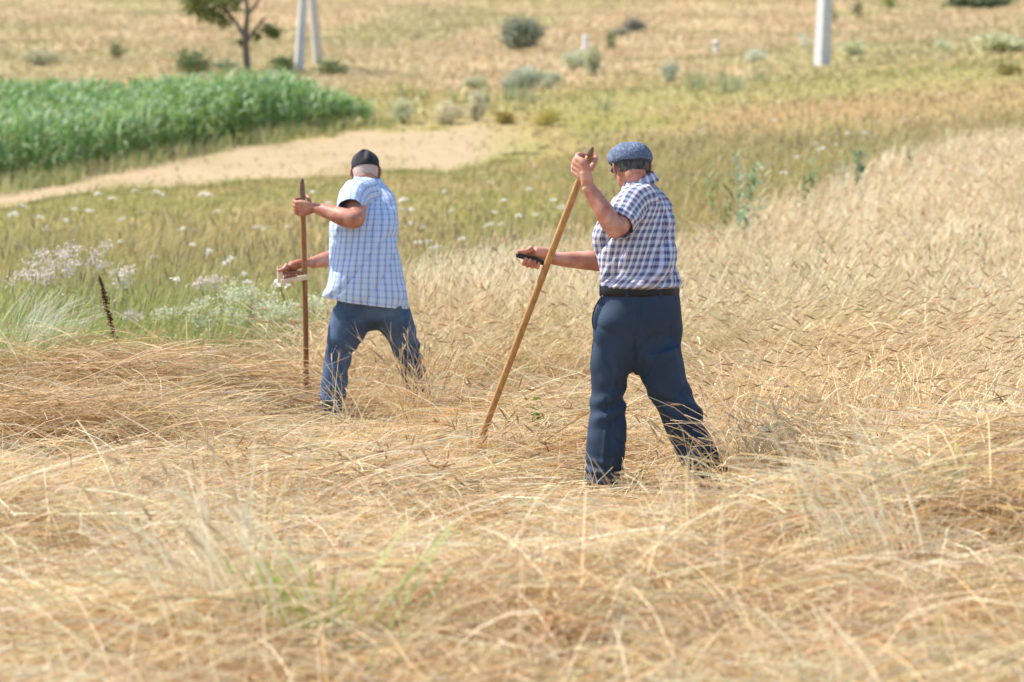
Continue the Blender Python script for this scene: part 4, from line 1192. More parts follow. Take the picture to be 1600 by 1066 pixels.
def standing_crop():
    v = Veg()
    for Y0, Y1, n, na in ((10.6, 17.5, 34000, 3), (17.5, 26, 52000, 2), (26, 52, 52000, 0)):
        X, Y = sample(n, Y0, Y1, 0.8)
        ok = standing(X, Y); X, Y = X[ok], Y[ok]; N = len(X)
        px = px_of(X, Y); far = sstep(15, 19, Y)
        n1 = fbm(X * .5, Y * .35, 141); n2 = fbm(X * 1.6, Y * 1.2, 151)
        # laid over near the camera at the right, upright farther off; wind swirls in the lean
        az = .35 + (n1 - .5) * 3.2 + rng.normal(0, .55, N) + PI * (rng.uniform(0, 1, N) < .30)
        mid = sstep(1000, 880, px) * far
        lean = np.where(far < .5, 34 + 34 * n2, 8 + 24 * n2 * (1 - .5 * mid)) + rng.normal(0, 7, N)
        bend = lean + rng.uniform(10, 70, N) * (1 - .4 * mid) * (1 - .25 * far)
        L = rng.uniform(.46, .84, N) * (1 + .16 * mid) * (1 - .12 * sstep(30, 48, Y)) * (.72 + .5 * fbm(X * .9, Y * .6, 161))
        wd = rng.uniform(.0032, .0052, N) * np.clip(Y / 15, 1, 2.6)
        c = mixc(np.tile(C_STRAW, (N, 1)), C_PALE, np.clip(.30 + .75 * sstep(.35, .65, n2) * rng.uniform(.3, 1, N) + .26 * far, 0, 1))
        grn = (rng.uniform(0, 1, N) < .06 + .05 * far + .26 * sstep(.56, .72, fbm(X * .6, Y * .5, 171)))
        c = mixc(c, np.array([.36, .35, .12]), grn * .75)
        c = mixc(c, np.array([.56, .36, .19]), (rng.uniform(0, 1, N) < .16 - .10 * far) * .7)
        root = np.stack([X, Y, terrain(X, Y) - .01], 1)
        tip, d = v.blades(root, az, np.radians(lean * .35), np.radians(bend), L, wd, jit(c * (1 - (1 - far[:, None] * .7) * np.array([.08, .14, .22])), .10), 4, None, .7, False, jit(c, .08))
        m = rng.uniform(0, 1, N) < np.where(Y > 17.5, .14, .22)
        ec = jit(mixc(np.tile(np.array([.46, .29, .13]), (N, 1)), np.array([.68, .52, .31]), np.clip(rng.uniform(0, 1, N) * .8 + .7 * sstep(15, 19, Y), 0, 1)), .1)
        dd = d.copy(); dd[:, 2] -= .35; dd /= np.linalg.norm(dd, axis=1, keepdims=True)
        ears(v, tip[m], dd[m], rng.uniform(.055, .09, m.sum()) * np.clip(Y[m] / 22, 1, 1.5), ec[m], na, np.clip(.0044 * Y[m] / 13, .0042, .0085))
        # dry leaves hanging off the stems
        k = rng.uniform(0, 1, N) < .55; K = k.sum()
        r = root[k] + np.stack([np.sin(np.radians(lean[k] * .5)) * np.cos(az[k]), np.sin(np.radians(lean[k] * .5)) * np.sin(az[k]), np.cos(np.radians(lean[k] * .5))], 1) * (L[k] * rng.uniform(.2, .7, K))[:, None]
        v.blades(r, rng.uniform(0, 2 * PI, K), np.radians(rng.uniform(20, 60, K)), np.radians(rng.uniform(80, 150, K)), rng.uniform(.12, .26, K), wd[k] * 1.7, jit(c[k] * np.array([1.06, 1.06, 1.06]), .1), 3, None, .5, True)
    # patches left half standing in front of the farther man and round the nearer man's feet
    X, Y = sample(26000, 10.2, 14.6, .6)
    px = px_of(X, Y)
    a = np.exp(-((px - 655) / 42) ** 2 - ((Y - 13.9) / .35) ** 2) * .9 + np.exp(-((px - 545) / 70) ** 2 - ((Y - 13.9) / .3) ** 2) * .16
    b = np.exp(-((px - 1000) / 210) ** 2 - ((Y - 10.62) / .22) ** 2) * .08
    c_ = np.exp(-((px - 740) / 90) ** 2 - ((Y - 12.6) / .45) ** 2) * .55
    pr = np.maximum(np.maximum(a, b), c_)
    ok = rng.uniform(0, 1, len(X)) < pr; X, Y, px = X[ok], Y[ok], px[ok]; N = len(X)
    az = rng.uniform(0, 2 * PI, N)
    L = np.where((px > 610) & (px < 720) & (Y > 13), rng.uniform(.22, .60, N), rng.uniform(.10, .34, N))
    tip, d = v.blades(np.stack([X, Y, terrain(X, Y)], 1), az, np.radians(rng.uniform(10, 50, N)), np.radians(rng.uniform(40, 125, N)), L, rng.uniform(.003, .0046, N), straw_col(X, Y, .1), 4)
    m = rng.uniform(0, 1, N) < .22
    ears(v, tip[m], d[m], rng.uniform(.055, .08, m.sum()), jit(np.tile(np.array([.50, .32, .15]), (m.sum(), 1)), .12), 4)
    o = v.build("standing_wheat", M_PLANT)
    tag(o, "pale ripe wheat still standing or laid over, right of and behind the men", "wheat", None, "stuff")

def meadow():
    v = Veg()
    for Y0, Y1, n in ((14.2, 24, 60000), (24, 52, 72000)):
        X, Y = sample(n, Y0, Y1, .75)
        we = wheat_edge(X, Y)
        ok = (Y > we - .6) & (rng.uniform(0, 1, len(X)) > 1.0 * sstep(.05, .6, track_mask(X, Y))) & (corn_mask(X, Y) < .5); X, Y, we = X[ok], Y[ok], we[ok]; N = len(X)
        px = px_of(X, Y)
        c = land_colour(X, Y)
        q = rng.uniform(0, 1, N)
        c = mixc(c, np.array([.54, .46, .23]), (q < .30) * .8); c = mixc(c, np.array([.13, .17, .04]), (q > .91) * .7)
        L = rng.uniform(.28, .62, N) * (.75 + .5 * fbm(X * .5, Y * .4, 181)) * np.clip((Y - we + .8) / 1.2, .45, 1) * (1 - .78 * sstep(29, 37, Y) * sstep(960, 860, px))
        az = rng.normal(.4, .9, N)
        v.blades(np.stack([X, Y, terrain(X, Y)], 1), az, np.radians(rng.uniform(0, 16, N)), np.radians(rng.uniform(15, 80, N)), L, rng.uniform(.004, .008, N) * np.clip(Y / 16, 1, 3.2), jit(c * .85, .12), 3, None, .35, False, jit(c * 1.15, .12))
    # seed heads of the grasses: tan and purplish brown
    X, Y = sample(15000, 15.5, 50, .8)
    ok = (Y > wheat_edge(X, Y)) & (track_mask(X, Y) < .3) & (corn_mask(X, Y) < .5) & (rng.uniform(0, 1, len(X)) < .10 + .6 * sstep(.42, .62, fbm(X * .5, Y * .3, 41))) & ((Y < 31) | (px_of(X, Y) > 900)); X, Y = X[ok], Y[ok]; N = len(X)
    az = rng.uniform(0, 2 * PI, N); L = rng.uniform(.45, .75, N)
    tip, d = v.blades(np.stack([X, Y, terrain(X, Y)], 1), az, np.radians(rng.uniform(0, 10, N)), np.radians(rng.uniform(8, 35, N)), L, .0035 * np.clip(Y / 16, 1, 2.5), jit(np.tile(C_TAN, (N, 1)), .1), 3)
    v.spindles(tip, d, rng.uniform(.07, .15, N), rng.uniform(.005, .009, N) * np.clip(Y / 20, 1, 2), jit(mixc(np.tile(np.array([.48, .37, .19]), (N, 1)), np.array([.56, .49, .28]), rng.uniform(0, 1, N)), .12))
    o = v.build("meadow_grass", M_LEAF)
    tag(o, "olive meadow grass with tan seed heads between the wheat and the dry track", "grass", None, "stuff")

def hill_grass():
    v = Veg()
    X, Y = sample(150000, 44, 290, 1.15, .30)
    ok = ((rng.uniform(0, 1, len(X)) > .75 * sstep(.1, .9, track_mask(X, Y)))) & (corn_mask(X, Y) < .5); X, Y = X[ok], Y[ok]; N = len(X)
    c = land_colour(X, Y)
    c = mixc(c, np.array([.44, .39, .18]), (rng.uniform(0, 1, N) < .22) * .6); c = mixc(c, np.array([.62, .49, .31]), (rng.uniform(0, 1, N) < .28) * .6)
    c = mixc(c, np.array([.24, .24, .09]), (rng.uniform(0, 1, N) < .07) * .6)
    L = rng.uniform(.08, .26, N) * np.clip(Y / 70, .8, 1.7)
    v.blades(np.stack([X, Y, terrain(X, Y) - .03], 1), rng.uniform(0, 2 * PI, N), np.radians(rng.uniform(0, 60, N)), np.radians(rng.uniform(30, 110, N)), L, rng.uniform(.03, .07, N) * np.clip(Y / 60, .8, 2.6), jit(c, .11), 2, None, .3)
    # uncut pale grass along the foot of the corn
    X, Y = sample(60000, 40, 72, .6, .27); px = px_of(X, Y); r = row_of(terrain(X, Y), Y)
    lo = np.interp(px, [-500, 0, 150, 400, 500, 590], [330, 300, 270, 220, 206, 196])
    ok = (np.abs(r - lo - 5 + (fbm(X * .5, Y * .5, 303) - .5) * 14) < 8) & (px < 620); X, Y = X[ok], Y[ok]; N = len(X)
    cc = mixc(np.tile(np.array([.50, .44, .22]), (N, 1)), np.array([.27, .33, .10]), rng.uniform(0, 1, N) < .45)
    v.blades(np.stack([X, Y, terrain(X, Y)], 1), rng.uniform(0, 2 * PI, N), np.radians(rng.uniform(0, 25, N)), np.radians(rng.uniform(15, 80, N)), rng.uniform(.18, .5, N), .03, jit(cc, .13), 2, None, .3)
    # pale sedge tufts and weeds
    X, Y = sample(2600, 46, 120, 1.0, .28)
    k = (fbm(X * .16, Y * .07, 191) > .60) & (Y < 82)
    ok = k & (track_mask(X, Y) < .2) & (corn_mask(X, Y) < .5); X, Y = X[ok], Y[ok]; N = len(X)
    cc = mixc(np.tile(np.array([.46, .45, .26]), (N, 1)), np.array([.28, .33, .12]), rng.uniform(0, 1, N))
    for j in range(14):
        v.blades(np.stack([X + rng.normal(0, .12, N), Y + rng.normal(0, .12, N), terrain(X, Y)], 1), rng.uniform(0, 2 * PI, N), np.radians(rng.uniform(0, 30, N)), np.radians(rng.uniform(20, 80, N)), rng.uniform(.25, .75, N), .05, jit(cc, .12), 2, None, .3)
    o = v.build("hillside_grass", M_PLANT)
    tag(o, "dry straw-coloured grass covering the far hillside", "grass", None, "stuff")

def corn():
    v = Veg()
    P = []
    X, Y = sample(40000, 42, 92, .3, .30)
    ok = corn_mask(X, Y) > .5; X, Y = X[ok], Y[ok]
    keep = rng.permutation(len(X))[:9000]; X, Y = X[keep], Y[keep]; N = len(X)
    z = terrain(X, Y)
    H = rng.uniform(.95, 1.42, N) * (.85 + .3 * fbm(X * .3, Y * .3, 201)) * (1 - .58 * sstep(430, 580, px_of(X, Y)))
    root = np.stack([X, Y, z], 1)
    g = mixc(np.tile(np.array([.14, .285, .085]), (N, 1)), np.array([.28, .40, .12]), fbm(X * .35, Y * .25, 211))
    v.blades(root, rng.uniform(0, 2 * PI, N), .03, .12, H, .035, jit(g, .1), 2)
    for k in range(9):
        h = H * (.18 + .80 * k / 8)
        r = root + np.stack([np.zeros(N), np.zeros(N), h * .98], 1)
        az = rng.uniform(0, 2 * PI, N)
        c = mixc(jit(g, .14), np.array([.46, .56, .36]), (rng.uniform(0, 1, N) < .32) * .8)  # paler leaves imitate sun glints through their colour
        c = mixc(c, np.array([.20, .30, .07]), (rng.uniform(0, 1, N) < .12) * .7); c = mixc(c, np.array([.44, .36, .14]), (rng.uniform(0, 1, N) < (.10 if k < 3 else .02)) * .8)
        v.blades(r, az, np.radians(rng.uniform(12, 35, N)), np.radians(rng.uniform(85, 150, N)), rng.uniform(.32, .58, N) * (1 - .25 * k / 8), rng.uniform(.040, .070, N), c, 4, rng.uniform(-.5, .5, N), .4, True)
    m = attr_mat("corn_leaf", 0.55, .30, .25)
    o = v.build("corn_field", m)
    tag(o, "dense block of young green corn below the far slope", "corn", None, "stuff")

def undergrowth():
    """green shoots coming up through the straw"""
    v = Veg()
    X, Y = sample(30000, 4.9, 20, .8); px = px_of(X, Y)
    r = 286 + FPX * CAM_Z / Y
    p = .9 * np.exp(-((px - 470) / 160) ** 2 - ((Y - 6.6) / .7) ** 2) + 1.0 * np.exp(-((px - 1520) / 190) ** 2 - ((Y - 8.2) / .8) ** 2) + .35 * np.exp(-((Y - 6.0) / .5) ** 2) * (px > 800)
    p = p + .5 * np.exp(-((px - 1400) / 160) ** 2 - ((Y - 12.3) / 1.0) ** 2) + .10 * sstep(.60, .72, fbm(X * 1.8, Y * 1.2, 401))
    ok = (rng.uniform(0, 1, len(X)) < p * sstep(.48, .66, fbm(X * 3, Y * 2.2, 403))) & (Y < wheat_edge(X, Y)); X, Y = X[ok], Y[ok]; N = len(X)
    c = mixc(np.tile(np.array([.34, .42, .08]), (N, 1)), np.array([.30, .40, .24]), rng.uniform(0, 1, N) < .4)
    v.blades(np.stack([X, Y, terrain(X, Y)], 1), rng.uniform(0, 2 * PI, N), np.radians(rng.uniform(5, 40, N)), np.radians(rng.uniform(40, 110, N)), rng.uniform(.12, .34, N), rng.uniform(.006, .012, N), jit(c, .14), 4, None, .4, True)
    o = v.build("green_undergrowth", M_LEAF)
    tag(o, "green shoots coming up through the dry straw in front and at right", "undergrowth", None, "stuff")

lying_straw(); standing_crop(); meadow(); hill_grass(); corn(); undergrowth()

# ================================================================ things standing in the field and on the slope
def shrub(px, py, wpx, hpx, label, cat, col, name="bush", n=900, group=None, col2=None, leaf=1.0, stems=7, Y=None, lobes=None):
    """bush: woody stems and a crown of many small leaves in uneven clumps; px, py = foot of the bush"""
    p = hit(px, py) if Y is None else np.array([(px - 800) / FPX * Y, Y, terrain((px - 800) / FPX * Y, Y)])
    m = p[1] / FPX; w_, h_ = wpx * m, hpx * m
    o = empty(name, p, label, cat, group)
    v = Veg(); r = np.random.default_rng(int(px * 7 + py))
    k = lobes or 16
    u = r.normal(size=(k, 3)); u /= np.linalg.norm(u, axis=1, keepdims=True); u *= r.uniform(.35, 1, (k, 1)) ** .5
    cc = p + np.array([0, 0, h_ * .52]) + u * np.array([w_ * .40, w_ * .36, h_ * .40])
    idx = r.integers(0, k, n)
    c = cc[idx] + r.normal(size=(n, 3)) * np.array([w_ * .13, w_ * .12, h_ * .12])
    c[:, 2] = np.maximum(c[:, 2], terrain(c[:, 0], c[:, 1]) + .02)
    cl = jit(np.tile(np.asarray(col, float), (n, 1)), .14)
    if col2 is not None: cl = mixc(cl, np.asarray(col2, float), (r.uniform(0, 1, k) < .45)[idx] * .8)
    v.quads(c, r.uniform(.6, 1.3, n) * leaf * max(w_, h_) * .055, np.clip(cl * 1.22, 0, .8))
    v.build("foliage", M_LEAF, o)
    s_ = Veg(); t = cc[r.integers(0, k, stems)]
    for q in t:
        d = q - p; L = np.linalg.norm(d)
        s_.blades(p[None] + r.normal(size=(1, 3)) * [.05, .05, 0], math.atan2(d[1], d[0]), math.acos(d[2] / L) * .7, math.acos(d[2] / L) * 1.2, L, .035, np.array([[.16, .12, .08]]), 3)
    s_.build("stems", M_PLANT, o)
    return o

GREY = (.27, .30, .19); PALEG = (.50, .52, .36); DKG = (.14, .18, .07); OLV = (.26, .26, .08); YEL = (.42, .34, .09); SAGE = (.40, .44, .33)
shrub(814, 80, 62, 50, "round grey-green bush alone on the dry slope", "bush", (.21, .23, .16), n=2600, col2=(.27, .29, .19), lobes=34)
shrub(988, 50, 38, 26, "low dark grey bush right of the round grey-green bush", "bush", (.17, .17, .14), n=900)
shrub(966, 58, 34, 14, "sprawling grey bush touching the low dark one on the slope", "bush", (.27, .27, .20), n=600)
shrub(955, 80, 16, 32, "slim upright green bush near the short white post", "bush", (.16, .20, .07), n=500)
shrub(896, 110, 40, 34, "pale cream-green bush just below the short white post", "bush", PALEG, n=1400, col2=(.40, .42, .26))
shrub(926, 118, 30, 44, "pale loose bush right of the cream-green bush", "bush", (.42, .43, .27), n=1000)
shrub(822, 142, 54, 40, "widest pale sage bush on the grassy bank", "bush", SAGE, n=1700, col2=(.34, .36, .24))
shrub(858, 138, 34, 30, "pale sage bush beside the widest one on the bank", "bush", (.44, .46, .31), n=1000)
shrub(797, 150, 30, 28, "greyish sage bush at the left end of the bank cluster", "bush", (.33, .35, .25), n=900)
shrub(745, 140, 40, 22, "low pale tussock bush left of the bank cluster", "bush", (.46, .46, .28), n=900)
shrub(632, 196, 46, 40, "pale bleached bush right of the corn block", "bush", (.50, .50, .31), n=1300)
shrub(700, 196, 50, 34, "wide straw-coloured bush at the far edge of the track", "bush", (.58, .51, .34), n=1300)
shrub(744, 192, 26, 46, "tall bleached spiky bush at the end of the track", "bush", (.58, .52, .36), n=900)
shrub(786, 196, 44, 22, "mustard-yellow low bush right of the track's end", "bush", YEL, n=900, col2=(.34, .25, .09))
shrub(850, 196, 46, 26, "second mustard-yellow bush, behind the raised fist of the man in the flat cap", "bush", (.44, .37, .10), n=900)
shrub(302, 122, 56, 46, "dark green bush left of the bare-trunked tree", "bush", DKG, n=1300, col2=(.16, .20, .07))
shrub(186, 96, 26, 30, "small dark bush left on the dry slope above the corn", "bush", (.15, .17, .07), n=700)
shrub(445, 116, 46, 26, "low green bush between the tree and the double pole", "bush", (.18, .22, .09), n=900)
shrub(520, 118, 50, 24, "low green bush right of the double pole above the corn", "bush", (.22, .26, .10), n=900)
shrub(356, 112, 40, 20, "grey-green undergrowth at the left foot of the tree", "bush", (.26, .30, .18), n=800)
shrub(1337, 32, 20, 32, "brown-green shrub right of the tall pole", "bush", (.24, .21, .10), n=500)
shrub(1383, 12, 28, 26, "bright green bush at the top edge right of the tall pole", "bush", (.22, .26, .06), n=700)
shrub(1522, 12, 92, 20, "wide dark green thicket at the top right", "bush", (.13, .17, .08), n=1800, lobes=30)
shrub(1300, 36, 14, 24, "small green shrub close behind the tall pole", "bush", (.26, .28, .09), n=300)
shrub(1256, 76, 26, 22, "pale flowering bush left of the tall pole's foot", "bush", (.58, .57, .44), n=500)
shrub(1330, 86, 44, 22, "pale green bush right of the tall pole's foot", "bush", (.50, .51, .30), n=800)
shrub(1472, 80, 34, 18, "whitish-green bush on the green strip left of the broad pale bush", "bush", (.50, .52, .34), n=600)
shrub(1560, 84, 80, 28, "broad pale bush at the right edge of the green strip", "bush", (.50, .49, .30), n=1300)
shrub(1176, 96, 34, 20, "small silvery bush right of the white marker with a dark band", "bush", (.52, .55, .44), n=600)
shrub(1048, 132, 34, 36, "silvery sage bush on the russet slope above the flat cap", "bush", (.38, .42, .31), n=800)
shrub(1570, 118, 46, 16, "dark olive bush at the right end of the russet slope", "bush", (.26, .22, .07), n=600)
shrub(70, 102, 60, 22, "pale grey-green bush at the left edge above the corn", "bush", (.42, .40, .25), n=900)

# --- the tree
def tree():
    p = hit(389, 112); m = p[1] / FPX
    o = empty("tree", p, "bare-trunked tree with sparse leaves and crooked limbs above the corn", "tree")
    P = lambda px, py, dy=0: np.array([p[0] + (px - 389) * m, p[1] + dy, p[2] + (112 - py) * m])
    u = Union()
    limbs = [([P(389, 116), P(387, 85), P(386, 55), P(389, 20), P(386, -30), P(392, -90), P(388, -150)], [.17, .15, .14, .10, .085, .06, .03]),
             ([P(386, 62), P(372, 38, .2), P(356, 18, .5), P(345, -4, .8), P(330, -50, 1.0), P(318, -90, 1.1)], [.10, .085, .075, .06, .045, .02]),
             ([P(388, 66), P(402, 48, -.2), P(412, 36, -.3), P(420, 28, -.4)], [.09, .075, .06, .045]),
             ([P(389, 24), P(400, 10, .3), P(408, -6, .5), P(430, -60, .8), P(440, -100, .9)], [.08, .065, .055, .04, .02]),
             ([P(356, 18, .5), P(335, 10, .3), P(315, 12, .2), P(302, 16, .1)], [.05, .04, .03, .015]),
             ([P(412, 36, -.3), P(422, 48, -.2), P(428, 54, -.1)], [.04, .03, .015]),
             ([P(387, -10), P(360, -50, -.6), P(345, -100, -.8)], [.06, .04, .02]), ([P(389, -60), P(415, -110, -.5), P(420, -150, -.6)], [.05, .035, .015])]
    for a, r in limbs: u.add(tube(a, r, 12, 5))
    me = u.raw("trunk"); me.polygons.foreach_set("use_smooth", np.ones(len(me.polygons), bool)); link_mesh("trunk", me, M_BARK, o)
    v = Veg(); r = np.random.default_rng(5)
    for px, py, dy, rad, n in ((312, 14, .1, 17, 260), (332, 26, .3, 15, 200), (322, 2, .2, 20, 260), (352, 34, .4, 11, 110), (300, 4, .1, 14, 160), (350, 6, .5, 15, 170), (370, -6, .3, 16, 160), (372, 12, .0, 8, 40),
                               (424, 48, -.2, 11, 150), (432, 54, -.1, 8, 90), (404, 60, -.2, 8, 60), (380, 66, .1, 6, 30), (330, -50, 1, 26, 320), (318, -92, 1, 22, 240), (345, -100, -.8, 24, 260), (388, -150, 0, 26, 280),
                               (420, -150, -.6, 22, 220), (440, -100, .9, 24, 240), (430, -60, .8, 20, 180), (392, -80, 0, 20, 160), (360, -50, -.6, 18, 160)):
        c = P(px, py, dy) + r.normal(size=(n, 3)) * np.array([rad, rad, rad * .8]) * m * .55
        v.quads(c, r.uniform(.6, 1.3, n) * .13, jit(mixc(np.tile(np.array([.16, .20, .06]), (n, 1)), np.array([.27, .29, .09]), r.uniform(0, 1, n)), .12))
    v.build("crown", M_LEAF, o)
tree()

# --- poles and markers
def square_post(P0, P1, a0, a1, yaw, bev=.02):
    P0, P1 = np.asarray(P0, float), np.asarray(P1, float); u = Union(); V = []
    for p, a in ((P0, a0), (P1, a1)):
        for k in range(4):
            for dk in (-.12, .12):
                an = yaw + k * PI / 2 + PI / 4 + dk
                V.append(p + np.array([math.cos(an), math.sin(an), 0]) * a * .7071)
    F = [(i, (i + 1) % 8, 8 + (i + 1) % 8, 8 + i) for i in range(8)] + [tuple(range(7, -1, -1)), tuple(range(8, 16))]
    u.add((np.array(V), F)); return u
def pole():
    p = hit(1281, 103); m = p[1] / FPX
    o = empty("utility_pole", p, "single tall square concrete pole on the russet slope at right", "pole")
    top = p + np.array([4 * m * 4.2, 0, 420 * m])
    link_mesh("post", square_post(p - [0, 0, .5], top, 18.5 * m, 11 * m, .62).raw("post"), M_CONC, o)
    arm = top - [0, 0, .5]
    link_mesh("crossarm", square_post(arm - [.7, 0, 0], arm + [.7, 0, .001], .10, .10, 0).raw("crossarm"), M_CONC, o) if False else None
    u = Union(); u.add(tube([arm - [.75, 0, 0], arm + [.75, 0, 0]], [.05, .05], 10, 2)); link_mesh("crossarm", u.raw("crossarm"), M_CONC, o)
    for dx in (-.65, 0, .65):
        q = arm + [dx, 0, .05 if dx else .55]; u = Union(); u.add(tube([q, q + [0, 0, .08], q + [0, 0, .16]], [.03, .05, .035], 10, 2)); link_mesh("insulator", u.raw("insulator"), M_WHITE, o)
    p = hit(468, 108); m = p[1] / FPX
    o = empty("utility_pole", p, "double concrete pole of two legs leaning together, beside the tree", "pole")
    j = p + np.array([14 * m, .3, 190 * m])
    t = p + np.array([26 * m, .3, 400 * m])
    link_mesh("post", square_post(p - [0, 0, .4], t, 11.5 * m, 7 * m, .35).raw("post"), M_CONC, o)
    q = np.array([p[0] + 25 * m, p[1] + 2.6, terrain(p[0] + 25 * m, p[1] + 2.6)])
    link_mesh("strut", square_post(q - [0, 0, .4], j + np.array([.02, .06, 0]), 12.5 * m, 9 * m, .35).raw("strut"), M_CONC, o)
    a = t - [0, 0, .5]
    u = Union(); u.add(tube([a - [.7, 0, 0], a + [.7, 0, 0]], [.05, .05], 10, 2)); link_mesh("crossarm", u.raw("crossarm"), M_CONC, o)
    p = hit(914, 82); m = p[1] / FPX
    o = empty("marker_post", p, "short white post standing in the pale bushes", "post")
    link_mesh("post", square_post(p - [0, 0, .1], p + [0, 0, 26 * m], 7 * m, 6 * m, .2).raw("post"), M_WHITE, o)
    u = Union(); u.add(ellipsoid(p + [0, 0, 26 * m], (3.0 * m, 3.0 * m, 2.0 * m), None, 12, 8)); link_mesh("cap", u.raw("cap"), M_WHITE, o)
    p = hit(1117, 82); m = p[1] / FPX
    o = empty("marker_post", p, "short white roadside marker with a dark band", "post")
    link_mesh("post", square_post(p - [0, 0, .1], p + [0, 0, 10 * m], 5.5 * m, 5.5 * m, .2).raw("post"), M_WHITE, o)
    link_mesh("band", square_post(p + [0, 0, 10 * m], p + [0, 0, 13 * m], 5.9 * m, 5.9 * m, .2).raw("band"), M_DARKBAND, o)
    u = Union(); u.add(ellipsoid(p + [0, 0, 15 * m], (4.2 * m, 4.0 * m, 3.6 * m), None, 14, 10)); link_mesh("cap", u.raw("cap"), M_WHITE, o)
pole()

# --- wild flowers
def head_spot(px, py, h, Y0=14.0):
    Ys = np.exp(np.linspace(math.log(Y0), math.log(90), 3000)); X = (px - 800) / FPX * Ys
    r = row_of(terrain(X, Ys) + h, Ys); ok = (r <= py) & (Ys > wheat_edge(X, Ys) * .9)
    k = np.argmax(ok) if ok.any() else 1200
    return np.array([X[k], Ys[k], terrain(X[k], Ys[k])])
def umbel(p, h, rad, label, group, lean=(0, 0), col=(.80, .78, .72)):
    o = empty("wild_carrot", p, label, "flower", group)
    top = p + np.array([lean[0], lean[1], h]); v = Veg(); d = top - p; L = np.linalg.norm(d)
    v.blades(p[None], math.atan2(d[1], d[0]), math.acos(d[2] / L) * .6, math.acos(d[2] / L) * 1.4, L, .006, np.array([[.26, .29, .10]]), 4)
    v.build("stem", M_LEAF, o)
    v = Veg(); n = 34; r = rad * np.sqrt(rng.uniform(0, 1, n)); a = rng.uniform(0, 2 * PI, n)
    tx, ty = rng.normal(0, .2, 2); ir = 1 + .18 * np.cos(a * rng.integers(2, 4) + rng.uniform(0, 6))
    c = top + np.stack([r * ir * np.cos(a), r * ir * np.sin(a), .012 - .35 * r * r / rad + r * (tx * np.cos(a) + ty * np.sin(a)) + rng.normal(0, .007, n)], 1)
    v.quads(c, rng.uniform(.7, 1.3, n) * rad * .42, jit(np.tile(np.asarray(col), (n, 1)), .05), .8, 1.2)
    v.blades(np.tile(top - [0, 0, .05], (10, 1)), np.linspace(0, 2 * PI, 11)[:10], .5, .9, rad * .9, .003, np.tile(np.array([[.30, .34, .14]]), (10, 1)), 2)
    v.build("flower_head", M_PETAL, o)
FL = [(40, 322), (120, 327), (72, 357), (160, 303), (172, 310), (210, 298), (252, 301), (318, 303), (335, 304), (330, 331), (405, 355), (300, 383), (318, 393), (330, 394), (235, 402), (185, 378),
      (200, 342), (285, 358), (268, 440), (388, 442), (395, 429), (360, 407), (20, 335), (100, 345), (140, 330), (60, 340), (786, 313), (773, 332), (700, 329), (668, 356), (709, 373), (686, 386), (666, 377),
      (835, 336), (756, 351), (865, 313), (878, 324), (805, 338), (799, 351), (636, 328), (645, 379), (491, 300), (508, 318), (454, 354), (406, 358), (440, 444), (630, 312), (634, 328), (685, 388), (627, 350),
      (832, 296), (760, 286), (690, 300), (1412, 187), (1325, 208), (1345, 207), (1300, 226), (1268, 224), (1185, 262), (1250, 246), (1225, 270), (1280, 232), (1100, 205), (1205, 188), (1370, 190)]
for i, (px, py) in enumerate(FL):
    hh = rng.uniform(.52, .76); p = head_spot(px, py, hh)
    umbel(p, hh, rng.uniform(.032, .058) * (1 + .25 * (p[1] > 30)), "white wild carrot umbel on a thin stem in the olive meadow", "white wild carrot flowers in the meadow", (rng.normal(0, .04), rng.normal(0, .04)))

def flower_mass(px, py, wpx, hpx, Y, label, name, col, n, stemcol=(.30, .32, .13), size=.016, cat="flower", drop=.35, leafy=True):
    """many-headed plant: thin stems carrying clusters of small flowers"""
    x = (px - 800) / FPX * Y; p = np.array([x, Y, terrain(x, Y)]); m = Y / FPX
    o = empty(name, p, label, cat); w_, h_ = wpx * m, hpx * m
    zt = W(px, py, Y)[2]
    k = max(6, n // 40)
    q = np.stack([x + rng.uniform(-.5, .5, k) * w_, Y + rng.uniform(-.3, .3, k) * w_ * .5, zt + rng.uniform(-1, 1, k) * h_ * .5], 1)
    v = Veg(); r0 = np.stack([p[0] + (q[:, 0] - p[0]) * .7 + rng.normal(0, .04, k), q[:, 1], terrain(q[:, 0], q[:, 1])], 1)
    d = q - r0; L = np.linalg.norm(d, axis=1)
    v.blades(r0, np.arctan2(d[:, 1], d[:, 0]), np.arccos(d[:, 2] / L) * .7, np.arccos(d[:, 2] / L) * 1.2, L, .005, jit(np.tile(np.array(stemcol), (k, 1)), .1), 4)
    if leafy:
        t = rng.uniform(.3, .95, (k, 8, 1)); c = (r0[:, None] + d[:, None] * t).reshape(-1, 3) + rng.normal(0, .02, (k * 8, 3))
        v.quads(c, .02, jit(np.tile(np.array(stemcol), (len(c), 1)), .12))
    v.build("stems", M_LEAF, o)
    v = Veg(); idx = rng.integers(0, k, n); c = q[idx] + rng.normal(size=(n, 3)) * np.array([.032, .032, .020])
    v.quads(c, rng.uniform(.7, 1.3, n) * size, jit(np.tile(np.array(col), (n, 1)), .06), .3, 1.2)
    v.build("flowers", M_PETAL, o)["kind"] = "stuff"
PK = (.76, .66, .62); CR = (.66, .68, .50)
flower_mass(75, 410, 84, 40, 18.2, "largest pink-white flowering clump at left in the meadow", "yarrow", PK, 620, size=.013)
flower_mass(135, 400, 70, 38, 18.6, "pink-white flowering clump right of the largest one", "yarrow", PK, 520, size=.013)
flower_mass(48, 432, 60, 18, 18.0, "low pink-white flowers left below the largest clump", "yarrow", PK, 320)
flower_mass(190, 432, 36, 22, 18.4, "small pale flower clump above the brown dock stalk", "yarrow", (.68, .62, .52), 260)
flower_mass(328, 444, 44, 18, 18.2, "small pinkish flower clump left of the upright scythe", "yarrow", (.68, .60, .52), 260)
